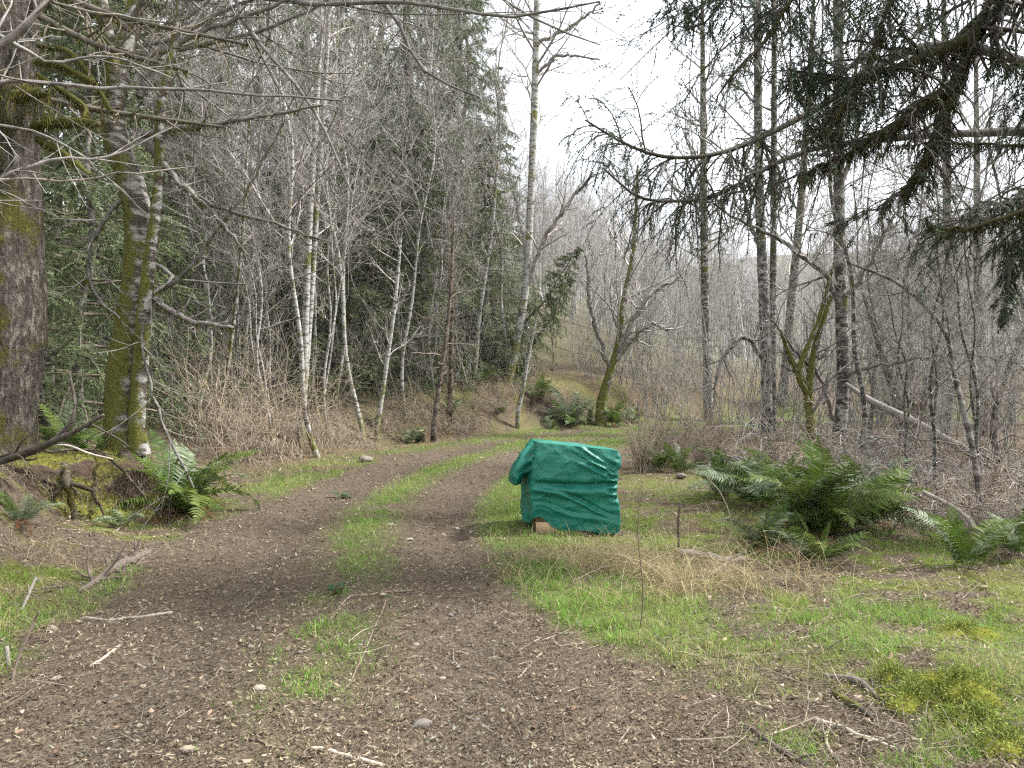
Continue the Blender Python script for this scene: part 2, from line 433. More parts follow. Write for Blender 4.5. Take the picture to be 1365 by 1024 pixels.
# ------------------------------------------------------------------ what grows where on the ground
def zones(x, y, sd, yy):
    """0..1 covers of grass, dead grass, moss, bare track"""
    n1 = fbm(x * 1.3, y * 1.3, 21); n2 = fbm(x * 4.2, y * 4.2, 22); n3 = fbm(x * .5, y * .5, 23)
    nz = .55 * n1 + .45 * n2
    strip = np.exp(-((sd + .02 + .25 * (n1 - .5)) / .33) ** 2) * (sstep(2.9, 4.6, yy) * .65 + .35 * sstep(5.5, 8.5, yy))
    strip = strip * sstep(.40, .60, nz + .12 * sstep(4.8, 8, yy))
    edge = np.interp(yy, [2.5, 3.6, 4.3, 5.5, 7.5, 9, 14, 20], [2.5, 1.95, 1.5, 1.18, 1.08, 1.1, 1.15, 1.15])
    right = sstep(edge - .1, edge + .12, sd + .25 * (n2 - .5)) * (1 - sstep(edge + .75, edge + 1.5, sd + .5 * (n1 - .5)))
    right = right * sstep(.24, .44, nz) * sstep(3.5, 4.6, yy) * (1 - .9 * np.exp(-((x - .15) / .4) ** 2 - ((y - 6.7) / .35) ** 2))
    wl = 1 - .45 * sstep(14, 18, yy); lft = sstep(1.3, 1.75, -sd + .5 * (n2 - .5)) * (1 - sstep(2.2 * wl, 3.2 * wl, -sd)) * sstep(8.8, 11, yy) * sstep(.38, .5, nz)
    bank = .55 * sstep(1.7, 2.2, -sd) * (1 - sstep(3.2, 5.0, -sd)) * sstep(15, 18, yy) * sstep(.50, .62, nz); lftn = sstep(1.45, 1.8, -sd) * (1 - sstep(2.6, 3.6, -sd)) * sstep(.53, .62, nz) * .5
    flat = sstep(2.2, 3.0, sd) * (1 - sstep(5.0, 6.3, sd)) * sstep(4.0, 4.7, y) * (1 - sstep(5.2, 6.2, y)) * sstep(.44, .56, nz) * .8
    flat2 = sstep(1.7, 2.5, sd) * sstep(2.6, 3.4, y) * (1 - sstep(9, 14, y)) * sstep(.45, .57, nz) * .6
    far = sstep(15, 18, yy) * sstep(2.2, 1.5, np.abs(sd)) * sstep(.35, .5, nz) * (1 - .75 * np.exp(-((np.abs(sd) - .82) / .26) ** 2))
    grass = np.clip(np.maximum.reduce([strip, right, lft, lftn, flat, flat2, far, bank]), 0, 1)
    track = np.exp(-((np.abs(sd) - .85) / .42) ** 4)
    grass = grass * (1 - .85 * track * (1 - far))
    dead = np.maximum.reduce([.4 * np.exp(-((x - 1.35) / .95) ** 4 - ((y - 5.7) / .75) ** 4) * sstep(.42, .55, nz),
                              .6 * np.exp(-((x - .9) / .5) ** 2 - ((y - 6.7) / .4) ** 2),
                              .25 * sstep(1.7, 2.4, sd) * sstep(6, 7.5, y) * (1 - sstep(20, 30, y)) * sstep(.42, .55, n1),
                              .5 * sstep(2.3, 3.2, -sd) * (1 - sstep(3.4, 5.5, -sd)) * sstep(9, 11.5, yy) * sstep(.35, .5, n1),
                              .8 * sstep(1.6, 2.0, -sd) * (1 - sstep(3.5, 5.5, -sd)) * sstep(15, 18, yy) * sstep(.40, .55, nz)])
    moss = np.maximum.reduce([sstep(2.0, 2.8, sd) * sstep(.45, .57, .5 * n3 + .5 * n2) * (1 - sstep(10, 14, y)),
                              np.exp(-((x - 2.4) / .8) ** 4 - ((y - 3.95) / .65) ** 4) * sstep(.36, .50, n2),
                              sstep(1.7, 2.3, -sd) * (1 - sstep(3.4, 5.0, -sd)) * (1 - sstep(9.5, 11, yy)) * sstep(.44, .56, nz),
                              .8 * np.exp(-((x - 1.1) / .7) ** 2 - ((y - 6.9) / .35) ** 2)])
    return grass, np.clip(dead, 0, 1), np.clip(moss, 0, 1), track

# ------------------------------------------------------------------ the ground sheet
def axis(lo, hi, fine, far0, far1, ratio):
    a = list(np.arange(lo, hi + 1e-6, fine)); s = fine
    while a[-1] < far1: s *= ratio; a.append(a[-1] + s)
    s = fine; b = [a[0]]
    while b[-1] > far0: s *= ratio; b.append(b[-1] - s)
    return np.array(b[:0:-1] + a)
gx = axis(-5.2, 5.2, .06, -420, 420, 1.08); gy = axis(2.4, 10, .055, -120, 480, 1.07)
XX, YY = np.meshgrid(gx, gy); sdg, yyg = road_sd(XX, YY)
ZZ = ground_h(XX, YY, sdg, yyg)
zg, zd, zm, zt = zones(XX.ravel(), YY.ravel(), sdg, yyg)
gc = np.ones((XX.size, 3))
def lerp(c, m, to): return c * (1 - m[:, None]) + np.array(to)[None] * m[:, None]
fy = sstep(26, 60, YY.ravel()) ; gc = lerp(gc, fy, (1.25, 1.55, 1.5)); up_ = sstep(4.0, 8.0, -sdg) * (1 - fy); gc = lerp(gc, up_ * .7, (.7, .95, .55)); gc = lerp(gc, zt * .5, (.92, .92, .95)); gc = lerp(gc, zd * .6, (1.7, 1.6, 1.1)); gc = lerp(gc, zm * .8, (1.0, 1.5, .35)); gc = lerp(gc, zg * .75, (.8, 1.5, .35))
nx, ny = len(gx), len(gy)
ii = (np.arange(ny - 1)[:, None] * nx + np.arange(nx - 1)[None]).ravel()
quads = np.c_[ii, ii + 1, ii + nx + 1, ii + nx]; allv = np.c_[XX.ravel(), YY.ravel(), ZZ.ravel()]
on_track = (np.abs(sdg[quads]).mean(1) < 1.3)
for nm, sel in (('ground', ~on_track), ('dirt_track', on_track)):      # one sheet, cut along the edge of the track
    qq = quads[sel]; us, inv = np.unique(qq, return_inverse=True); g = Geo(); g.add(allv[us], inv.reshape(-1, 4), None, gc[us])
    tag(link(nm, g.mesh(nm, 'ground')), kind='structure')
del XX, YY, ZZ

# ------------------------------------------------------------------ loose cover: leaf litter, grass, straw
def scatter(n, y0, y1, pw, xpad=1.15):
    """points inside a wedge a little wider than the view, thinning out with distance"""
    u = rng.random(n)
    y = (y0 ** (1 - pw) + u * (y1 ** (1 - pw) - y0 ** (1 - pw))) ** (1 / (1 - pw))
    x = (rng.random(n) * 2 - 1) * (.70 * y * xpad + .6)
    return x, y

def leaves(n, y0, y1, pw, smin, smax, keep, pal, lift=.012, tilt=.5, aspect=(.35, .8), quad=False):
    x, y = scatter(n, y0, y1, pw); sd, yy = road_sd(x, y)
    k = rng.random(n) < keep(x, y, sd, yy); x, y, sd, yy = x[k], y[k], sd[k], yy[k]; n = len(x)
    z = ground_h(x, y, sd, yy) + lift * rng.random(n)
    s = (smin + (smax - smin) * rng.random(n) ** 2) * (.75 + .09 * y)
    a = rng.random(n) * 6.283
    d = np.c_[np.cos(a), np.sin(a), tilt * rng.normal(size=n) * .7]; d = norm(d)
    w = norm(np.cross(d, np.c_[.35 * rng.normal(size=(n, 2)) * tilt * 2, np.ones(n)]))
    up = np.cross(w, d)
    asp = (aspect[0] + (aspect[1] - aspect[0]) * rng.random(n))[:, None]
    c = np.c_[x, y, z + s * .12]; L = (s * .5)[:, None]; curl = (rng.random(n)[:, None] - .2) * .6 * L
    if quad:
        J = lambda lo, hi: lo + (hi - lo) * rng.random((n, 1))
        v = np.stack([c - d * L + up * curl, c + d * L * J(-.5, .5) + w * L * asp * J(.5, 1.1), c + d * L + up * curl * J(.2, 1.3), c + d * L * J(-.5, .5) - w * L * asp * J(.5, 1.1)], 1)
        col = np.array(pal)[rng.integers(0, len(pal), n)] * (.62 + .64 * rng.random((n, 1)))
        rut = np.exp(-((np.abs(sd) - .82) / .22) ** 2); gv = rng.random(n) < .22 * rut; col[gv] = np.array([.20, .185, .165]) * (.5 + .9 * rng.random((gv.sum(), 1)))
        col = col * (.62 + .85 * fbm(x * 1.1, y * 1.1, 41, 3))[:, None] * np.array([[1.08, 1.14, 1.02]]) * (1 - .25 * rut)[:, None]
        i = np.arange(n)[:, None] * 4
        g = Geo(); g.add(v.reshape(-1, 3), None, np.concatenate([i + [[0, 1, 2]], i + [[0, 2, 3]]]), np.repeat(col, 4, 0)); return g
    J = lambda lo, hi: lo + (hi - lo) * rng.random((n, 1))
    v = np.stack([c - d * L + up * curl, c - d * L * J(.1, .6) + w * L * asp * J(.5, 1.1), c + d * L * J(.0, .5) + w * L * asp * J(.4, 1.0) - up * curl * .3,
                  c + d * L + up * curl * J(.2, 1.2), c + d * L * J(.0, .5) - w * L * asp * J(.4, 1.0), c - d * L * J(.1, .6) - w * L * asp * J(.5, 1.1) - up * curl * .3], 1)
    col = np.array(pal)[rng.integers(0, len(pal), n)] * (.65 + .7 * rng.random((n, 1)))
    i = np.arange(n)[:, None] * 6
    g = Geo(); g.add(v.reshape(-1, 3), np.concatenate([i + [[0, 1, 2, 3]], i + [[0, 3, 4, 5]]]), None, np.repeat(col, 6, 0))
    return g
PAL = [(.085, .058, .041), (.12, .082, .058), (.16, .112, .080), (.068, .048, .036), (.20, .148, .108), (.14, .098, .070), (.25, .195, .148), (.10, .072, .054), (.075, .052, .038), (.19, .145, .11), (.27, .225, .175)]
def keep_litter(x, y, sd, yy):
    gr, de, mo, tr = zones(x, y, sd, yy)
    return np.clip(1.0 - .8 * gr - .35 * mo, .1, 1)
tag(link('leaf_litter', leaves(185000, 2.5, 26, 1.7, .010, .036, keep_litter, PAL, .02, .6, aspect=(.16, .55), quad=True).mesh('leaf_litter', 'litter', smooth=False)),
    'brown shredded leaf litter covering the track and its verges', 'leaf litter', kind='stuff')
def keep_big(x, y, sd, yy):
    gr, de, mo, tr = zones(x, y, sd, yy)
    return np.clip(.25 + .9 * sstep(1.6, 2.6, -sd) + .5 * sstep(1.9, 2.6, sd) - .4 * gr, .04, 1)
tag(link('dead_leaves', leaves(4500, 2.6, 26, 1.3, .02, .052, keep_big, [(.30, .235, .17), (.36, .30, .235), (.22, .15, .10), (.17, .11, .07), (.24, .175, .125), (.28, .22, .165)], .03, .8, aspect=(.25, .7)).mesh('dead_leaves', 'litter', smooth=False)),
    'larger pale dead leaves strewn over the banks and track', 'dead leaves', kind='stuff')

def blades(x, y, z, h, w, lean, col, K=3):
    n = len(x); a = rng.random(n) * 6.283; b = rng.random(n) * 6.283
    ld = np.c_[np.cos(a), np.sin(a), np.zeros(n)]; wd = np.c_[np.cos(b), np.sin(b), np.zeros(n)]
    base = np.c_[x, y, z]; V = []
    for k in range(K + 1):
        t = k / K
        c = base + np.c_[np.zeros((n, 2)), h * (t - .35 * lean * t * t)] + ld * (h * lean * t * t)[:, None]
        if k < K: V += [c - wd * (w * (1 - .6 * t))[:, None], c + wd * (w * (1 - .6 * t))[:, None]]
        else: V += [c]
    m = 2 * K + 1; V = np.stack(V, 1); i = np.arange(n)[:, None] * m
    Q = np.concatenate([i + [[2 * k, 2 * k + 1, 2 * k + 3, 2 * k + 2]] for k in range(K - 1)]) if K > 1 else None
    T = i + [[2 * K - 2, 2 * K - 1, 2 * K]]
    tint = np.repeat(np.linspace(.7, 1.15, K + 1), 2)[:m]
    cc = (col[:, None, :] * np.ones(m)[None, :, None])
    g = Geo(); g.add(V.reshape(-1, 3), Q, T, cc.reshape(-1, 3)); return g

def field(n, y0, y1, pw, which, hh, ww, lean, pal, K=2):
    x, y = scatter(n, y0, y1, pw); sd, yy = road_sd(x, y)
    zn = zones(x, y, sd, yy); m = zn[which]
    if which == 0: m = m * (.25 + .75 * sstep(.36, .62, fbm(x * 6.5, y * 6.5, 37, 2)))
    k = rng.random(n) < m; x, y, sd, yy, m = x[k], y[k], sd[k], yy[k], m[k]; n = len(x)
    h = (hh[0] + (hh[1] - hh[0]) * rng.random(n) ** 1.5) * (.5 + .5 * m) * (.7 + .6 * fbm(x * 2, y * 2, 31))
    w = (ww[0] + (ww[1] - ww[0]) * rng.random(n)) * (.55 + .075 * y)
    patch = fbm(x * 1.1, y * 1.1, 33)[:, None]
    ci = np.clip((patch[:, 0] * 1.6 - .35 + .5 * (rng.random(n) - .5)) * len(pal), 0, len(pal) - 1).astype(int)
    col = np.array(pal)[ci] * (.7 + .6 * rng.random((n, 1)))
    if which == 0:
        dry = rng.random(n) < .14; col[dry] = np.array([.38, .31, .18]) * (.7 + .6 * rng.random((dry.sum(), 1))); h = h * (.6 + .9 * fbm(x * 6.5, y * 6.5, 37, 2))
    return blades(x, y, ground_h(x, y, sd, yy) - .005, h, w, lean[0] + (lean[1] - lean[0]) * rng.random(n), col, K)
GP = [(.12, .22, .035), (.16, .30, .045), (.20, .35, .055), (.26, .35, .085), (.34, .33, .13)]
tag(link('grass', field(560000, 3.0, 30, 1.5, 0, (.025, .125), (.0016, .0032), (.3, 1.1), GP).mesh('grass', 'grass', smooth=False)),
    'short fresh green grass along the middle and edges of the track', 'grass', kind='stuff')
SP = [(.40, .31, .16), (.48, .38, .21), (.33, .25, .13), (.55, .46, .29)]
tag(link('dry_grass', field(90000, 3.4, 26, 1.3, 1, (.08, .30), (.0011, .0020), (.6, 1.7), SP, 3).mesh('dry_grass', 'straw', smooth=False)),
    'matted tan dead grass on the verge in front of the tarp', 'dry grass', kind='stuff')
def straw_patch(cx, cy_, rx, ry, n, hh):
    x = cx + rx * .6 * rng.normal(size=n); y = cy_ + ry * .6 * rng.normal(size=n)
    k = rng.random(n) < sstep(.42, .66, fbm(x * 2.6, y * 2.6, 35)) * sstep(.40, .62, fbm(x * 8, y * 8, 36, 2)); x, y = x[k], y[k]; n = len(x); pal = np.array(SP)
    return blades(x, y, ground_h(x, y) - .005, hh * (.25 + 1.1 * rng.random(n) ** 2), .0010 + .0008 * rng.random(n), .5 + 1.5 * rng.random(n), pal[rng.integers(0, 4, n)] * (.55 + .75 * rng.random((n, 1))), 4)
for (cx_, cy_, rx, ry, n, hh, lab) in ((1.3, 5.6, .85, .5, 5200, .5, 'bleached dead grass lying in a mat between the track grass and the ferns'), (.85, 6.4, .65, .5, 6000, .28, 'tan dead grass in front of the tarp'), (1.9, 8.0, .8, 1.2, 5000, .16, 'thin dead grass between the tarp and the brown bushes'), (-3.9, 6.6, .8, 1.1, 4000, .22, 'wisps of dead grass on the bank below the root mound'), (-3.4, 4.6, .5, .9, 2500, .2, 'wisps of dead grass on the near left bank'), (-3.6, 12.8, 1.0, 1.6, 6000, .3, 'dead grass along the foot of the tan bramble'), (-3.2, 15.4, .8, 1.0, 4000, .3, 'tuft of dead grass behind the boulder')):
    tag(link('dry_grass', straw_patch(cx_, cy_, rx, ry, n, hh).mesh('dry_grass', 'straw', smooth=False)), lab, 'dry grass', kind='stuff')
MP = [(.10, .14, .028), (.16, .205, .042), (.24, .285, .07), (.33, .365, .11)]
tag(link('ground_moss', field(260000, 2.8, 16, 1.5, 2, (.010, .030), (.002, .004), (.4, 1.2), MP, 1).mesh('ground_moss', 'moss_tuft', smooth=False)),
    'yellow green moss carpeting the verge and the bank', 'moss', kind='stuff')

TW = np.array([.42, .385, .35])
def twcol(n, base=TW, var=.45): return base[None] * (1 - var / 2 + var * rng.random((n, 1))) * (1 + .02 * rng.normal(size=(n, 3)))
def debris(n, y0, y1):
    x, y = scatter(n, y0, y1, 1.4); sd, yy = road_sd(x, y); k = rng.random(n) < np.clip(.12 + .9 * sstep(1.5, 2.4, np.abs(sd)), 0, 1); x, y = x[k], y[k]; n = len(x)
    L = .05 + .28 * rng.random(n) ** 2; a = rng.random(n) * 6.283; K = 3; q = np.empty((n, K, 3)); q[:, 0] = np.c_[x, y, np.zeros(n)]
    for j in range(1, K): a = a + .25 * rng.normal(size=n); q[:, j] = q[:, j - 1] + np.c_[np.cos(a), np.sin(a), np.zeros(n)] * (L / 2)[:, None]
    q[:, :, 2] = ground_h(q[:, :, 0], q[:, :, 1]) + .012 + .03 * rng.random((n, 1)) * np.linspace(0, 1, K)[None] * rng.choice([0, 1, 3], (n, 1))
    g = Geo(); tubes(g, q, ((.0012 + .003 * rng.random(n) ** 3) * (.7 + .06 * y))[:, None] * np.linspace(1, .5, K)[None], 3, twcol(n, np.array([.30, .25, .20]), 1.1)); return g
tag(link('twig_debris', debris(11000, 2.6, 27).mesh('twig_debris', 'twig')), 'small broken twigs littering the ground and banks', 'twigs', kind='stuff')

# ------------------------------------------------------------------ bare broadleaf trees

def bare_crown(gw, gt, tp, tr, nb=26, t0=.3, blen=(.16, .32), ang=(35, 65), up=.5, nsub=8, ntw=3, rmin=.003, wob=.13, sublen=(.22, .5), base=TW, K1=6):
    b1, r1 = grow(tp[None], tr[None], nb, t0, .97, blen, ang, up, wob, K1, .42, rmin * 1.6, .3, .45, rmax=.05)
    tubes(gw, b1, r1, 4 if rmin < .0034 else 3, twcol(len(b1), base * 1.0))
    b2, r2 = grow(b1, r1, nsub, .15, 1.0, sublen, (28, 62), up * .7, wob, 4, .55, rmin * 1.1, .4)
    tubes(gt, b2, r2, 3, twcol(len(b2), base))
    if ntw:
        b3, r3 = grow(b2, r2, ntw, .2, 1.0, (.25, .55), (25, 60), up * .4, wob, 3, .7, rmin, .5)
        tubes(gt, b3, r3, 3, twcol(len(b3), base * 1.05))
    return b1, r1

def straight_trunk(H, r, bend, K=26):
    t = np.linspace(0, 1, K); a = rng.random() * 6.28
    wx = bend * H * (t ** 1.7) * math.cos(a) + .012 * H * np.sin(t * 9 + rng.random() * 6) + .006 * H * np.sin(t * 23 + rng.random() * 6)
    wy = bend * H * (t ** 1.7) * math.sin(a) + .012 * H * np.sin(t * 8 + rng.random() * 6) + .006 * H * np.sin(t * 21 + rng.random() * 6)
    p = np.c_[wx - wx[0], wy - wy[0], H * t - .15]
    rr = r * (1 - .82 * t) * (1 + .35 * np.exp(-t * 25)) * (1 + .08 * np.sin(t * 40 + rng.random() * 6))
    return p, rr

def make_alder(name, label, cat, H, r, bend, group, forks=0, nb=26, t0=.28, mat='alder_bark', base=TW, rmin=.0035, nsub=8, ntw=3, blen=(.14, .30), ang=(35, 65)):
    root = thing(name, label, cat, (0, 0, 0), group)
    gt, gw, gk = Geo(), Geo(), Geo()
    p, rr = straight_trunk(H, r, bend); tubes(gk, p, rr, 8, np.array([1., 1, 1]), jitter=.12)
    stems = [(p, rr)]
    for k in range(forks):
        i = int(len(p) * (.06 + .2 * rng.random()))
        q, qr = straight_trunk(H * (.6 + .3 * rng.random()), r * .65, .12 + .12 * rng.random(), 22); q = q - q[0] + p[i]
        tubes(gk, q, qr, 7, np.array([1., 1, 1]), jitter=.1); stems.append((q, qr))
    for q, qr in stems: bare_crown(gw, gt, q, qr, nb if q is p else int(nb * .6), t0, rmin=rmin, base=base, nsub=nsub, ntw=ntw, blen=blen, ang=ang)
    part('trunk', gk, mat, root); part('branches', gw, 'twig', root); part('twigs', gt, 'twig', root)
    return root

# prototypes are themselves placed trees (moved into position below)
ALD = []
specs = [(11, .042, .05, 0, 30), (9, .032, .10, 1, 26), (13, .052, .04, 0, 34), (7.5, .025, .16, 1, 24), (10, .034, .08, 2, 22), (6, .025, .2, 2, 20), (11, .06, .06, 0, 30), (9, .05, .10, 1, 26)]
for k, (H, r, bd, fk, nb) in enumerate(specs):
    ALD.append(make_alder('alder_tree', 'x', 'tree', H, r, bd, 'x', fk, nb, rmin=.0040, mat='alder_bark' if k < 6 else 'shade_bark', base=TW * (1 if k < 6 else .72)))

# ------------------------------------------------------------------ arching shrubs and bramble
def make_shrub(name, n, h, spread, base, rmin=.003, r0=.008, up=1.2, nsub=5, ntw=2, cat='shrub', droop=0.0):
    root = thing(name, 'x', cat, (0, 0, 0), 'x')
    a = rng.random(n) * 6.283; K = 9
    d = norm(np.c_[np.cos(a) * spread * rng.random(n), np.sin(a) * spread * rng.random(n), .6 + .5 * rng.random(n)])
    p = np.empty((n, K, 3)); p[:, 0] = np.c_[.35 * spread * rng.normal(size=(n, 2)) * h * .35, np.full(n, -.08)]
    L = h * (.6 + .7 * rng.random(n))
    for k in range(1, K):
        d = norm(d + .13 * rng.normal(size=d.shape) + np.array([0, 0, (up - droop * k) * .06]))
        p[:, k] = p[:, k - 1] + d * (L / (K - 1))[:, None]
    p[:, 1:, 2] = np.maximum(p[:, 1:, 2], .02)
    rr = (r0 * (.6 + .8 * rng.random(n)))[:, None] * np.linspace(1, .35, K)[None]
    g1, g2 = Geo(), Geo(); tubes(g1, p, rr, 4, twcol(n, base * .9))
    b2, r2 = grow(p, rr, nsub, .25, 1, (.15, .4), (25, 65), .15 - droop * .3, .15, 4, .6, rmin, .4); tubes(g2, b2, r2, 3, twcol(len(b2), base))
    if ntw:
        b3, r3 = grow(b2, r2, ntw, .2, 1, (.25, .6), (25, 65), .1, .15, 3, .7, rmin * .9, .5); tubes(g2, b3, r3, 3, twcol(len(b3), base * 1.1))
    part('canes', g1, 'twig', root); part('twigs', g2, 'twig', root)
    return root
TAN = np.array([.42, .345, .26]); GREY = np.array([.40, .37, .335]); BRN = np.array([.25, .195, .155])
SHR = [make_shrub('bare_shrub', 24, 2.4, .8, GREY), make_shrub('bare_shrub', 26, 1.9, .9, TAN * 1.15, droop=.45, rmin=.0026), make_shrub('bare_shrub', 22, 3.2, .6, GREY * .95, r0=.011),
       make_shrub('bare_shrub', 40, 1.1, 1.3, BRN, droop=1.0), make_shrub('bare_shrub', 44, .8, .7, TAN * .9, ntw=1)]
BRM = [make_shrub('bramble_thicket', 46, 1.9, 1.9, BRN * 1.2, droop=2.0, r0=.009, nsub=5, ntw=2), make_shrub('bramble_thicket', 40, 1.5, 2.1, GREY * .85, droop=2.1, r0=.010, nsub=6, ntw=2),
       make_shrub('bramble_thicket', 50, 1.6, 1.8, TAN * .95, droop=1.8, r0=.008, nsub=5, ntw=2)]

# ------------------------------------------------------------------ conifers
def sprays(gn, b2, pal, nb=12, ln=.05, wd=.007, droop=.3, t0=.08):
    """needle-bearing slivers on both sides of each twig"""
    N, K, _ = b2.shape
    t = t0 + (1 - t0) * (np.arange(nb)[None] + rng.random((N, nb))) / nb
    f = t * (K - 1); i = np.clip(f.astype(int), 0, K - 2); u = (f - i)[..., None]; r = np.arange(N)[:, None]
    p0 = b2[r, i] * (1 - u) + b2[r, i + 1] * u; tan = norm(b2[r, i + 1] - b2[r, i])
    side = norm(np.cross(tan, np.array([0, 0, 1.0])) + .35 * rng.normal(size=tan.shape)) * np.where(np.arange(nb) % 2, 1, -1)[None, :, None]
    d = norm(tan * .75 + side * .8 + np.array([0, 0, -droop]))
    L = (ln * (.6 + .8 * rng.random((N, nb))) * (1.15 - .5 * t))[..., None]
    w = norm(np.cross(d, rng.normal(size=d.shape))) * wd * (.7 + .6 * rng.random((N, nb, 1)))
    m = p0 + d * L * .45
    V = np.stack([p0, m + w, p0 + d * L, m - w], 2).reshape(-1, 3)
    n = N * nb; ii = np.arange(n)[:, None] * 4
    col = np.array(pal)[rng.integers(0, len(pal), N)]; col = np.repeat(col, nb, 0) * (.7 + .6 * rng.random((n, 1)))
    gn.add(V, None, np.concatenate([ii + [[0, 1, 2]], ii + [[0, 2, 3]]]), np.repeat(col, 4, 0))

NG = [(.030, .058, .022), (.042, .078, .028), (.055, .095, .032), (.036, .070, .034)]
NGL = [(.12, .158, .068), (.15, .19, .082), (.105, .142, .062), (.175, .21, .098)]
def make_conifer(name, cat, H, r, nbr, blen, droop=-.6, t0=.12, pal=NG, nsub=16, nb=12, ln=.07, wd=.012, bend=.02, hang=.5, lenpow=.8, mat='dark_bark'):
    root = thing(name, 'x', cat, (0, 0, 0), 'x')
    gk, gb, gn = Geo(), Geo(), Geo()
    p, rr = straight_trunk(H, r, bend, 24); tubes(gk, p, rr, 8, jitter=.1)
    b1, r1 = grow(p[None], rr[None], nbr, t0, .99, (blen[0], blen[1]), (65, 95), droop, .06, 8, .35, .006, .3, lenpow, rmax=.035)
    tubes(gb, b1, r1, 4, twcol(len(b1), np.array([.16, .13, .10])))
    b2, r2 = grow(b1, r1, nsub, .12, 1.0, (.18, .42), (40, 70), -hang, .1, 4, .4, .0025, .5, .35, flat=.55)
    slivers(gb, b2[:, 0], b2[:, -1] - b2[:, 0], np.linalg.norm(b2[:, -1] - b2[:, 0], axis=1), .003, twcol(len(b2), np.array([.13, .11, .08])))
    sprays(gn, b2, pal, nb, ln, wd); sprays(gn, b1, pal, nb * 2, ln, wd, t0=.3)
    part('trunk', gk, mat, root); part('branches', gb, 'twig', root); part('needles', gn, 'needles', root)
    return root
NGF = [(.060, .095, .042), (.080, .118, .052), (.10, .14, .062)]
NGM = [(.105, .145, .068), (.13, .172, .08), (.155, .195, .095), (.115, .158, .085)]
CON = [make_conifer('hemlock_tree', 'tree', 20, .20, 120, (.14, .22), -.9, .1, NGM, 24, 26, .095, .0115, hang=1.1),
       make_conifer('hemlock_tree', 'tree', 15, .15, 100, (.15, .24), -.7, .06, NGM, 22, 26, .085, .0105, hang=1.1),
       make_conifer('fir_tree', 'tree', 9, .09, 80, (.16, .26), -.2, .06, NG, 13, 14, .10, .012),
       None,
       make_conifer('hemlock_tree', 'tree', 7.5, .08, 105, (.2, .3), -.6, .015, NGL, 20, 28, .055, .0075, hang=1.0)]

# ------------------------------------------------------------------ ferns
def frond_mesh(L, arch, pal, npair=30, width=.17):
    g = Geo(); t = np.linspace(0, 1, 12)
    ang = 1.15 - arch * t ** 1.2
    dx = np.cos(ang); dz = np.sin(ang); x = np.r_[0, np.cumsum((dx[1:] + dx[:-1]) / 2)] / 11 * L; z = np.r_[0, np.cumsum((dz[1:] + dz[:-1]) / 2)] / 11 * L
    c = np.c_[x, np.zeros(12), z]
    tubes(g, c, np.linspace(.005, .0015, 12) * L, 3, np.array([.16, .15, .06]))
    tt = .13 + .87 * (np.arange(npair) / npair); f = tt * 11; i = np.clip(f.astype(int), 0, 10); u = (f - i)[:, None]
    p = c[i] * (1 - u) + c[i + 1] * u; tan = norm(c[i + 1] - c[i]); nrm = np.c_[-tan[:, 2], np.zeros(npair), tan[:, 0]]
    prof = np.sin(np.pi * np.clip(.12 + .88 * (1 - tt), 0, 1) ** 1.0 * .62) * np.minimum(1, (1 - tt) * 5 + .15)
    for s in (-1, 1):
        ll = (width * L * prof * (.85 + .3 * rng.random(npair)))[:, None]
        d = norm(tan * .32 + np.array([0, s, 0]) * 1.0 + nrm * (.18 + .15 * rng.normal(size=(npair, 1))) + np.array([0, 0, -.10]))
        w = norm(tan + .25 * nrm * rng.normal(size=(npair, 1))) * (L * .0125)
        tip = p + d * ll + tan * ll * .18 + np.array([0, 0, -1]) * ll * .14
        mid = p + d * ll * .5
        V = np.stack([p - w * .8, mid - w * .8 , tip, mid + w, p + w * .8], 1).reshape(-1, 3)
        k = np.arange(npair)[:, None] * 5
        col = np.array(pal)[None] * (.75 + .5 * rng.random((npair, 1)))
        g.add(V, k + [[0, 1, 3, 4]], k + [[1, 2, 3]], np.repeat(col, 5, 0))
    return g.mesh('frond', 'fern', smooth=False)
FG = [(.055, .100, .014), (.08, .13, .020), (.105, .155, .028), (.065, .11, .018), (.125, .165, .035), (.06, .095, .018)]
FRO = [frond_mesh(1.0, a, FG[k % 6]) for k, a in enumerate((.7, 1.0, 1.35, 1.7, 2.0, 2.3))]
FRO_SHEEN = [frond_mesh(1.0, a, (.20, .25, .15)) for a in (1.2, 1.7)]  # pale fronds: sheen of the sky painted into the leaf colour
FROD = [frond_mesh(1.0, a, (.16, .065, .03), 22, .12) for a in (1.9, 2.6)]
def fern(loc, size, n, label, dead=0, tilt=.0, pale=.15, up=1.0, group=None, bias=None):
    root = thing('sword_fern', label, 'fern', loc, group)
    for k in range(n):
        az = 6.283 * (k + .7 * random.random()) / n
        me = random.choice(FRO_SHEEN) if random.random() < pale else random.choice(FRO)
        o = link('frond', me, root); s = size * random.uniform(.5, 1.15)
        o.rotation_euler = (random.uniform(-.55, .55), random.uniform(-.5, .3) * up - (bias or 0), az + random.uniform(-.3, .3)); o.scale = (s, s, s)
        o.location = (.05 * math.cos(az) * size, .05 * math.sin(az) * size, random.uniform(0, .03))
    for k in range(dead):
        o = link('dead_frond', random.choice(FROD), root); s = size * random.uniform(.5, .8)
        o.rotation_euler = (random.uniform(-.3, .3), random.uniform(.5, .9), random.random() * 6.283); o.scale = (s, s, s); o.location = (0, 0, .04)
    return root

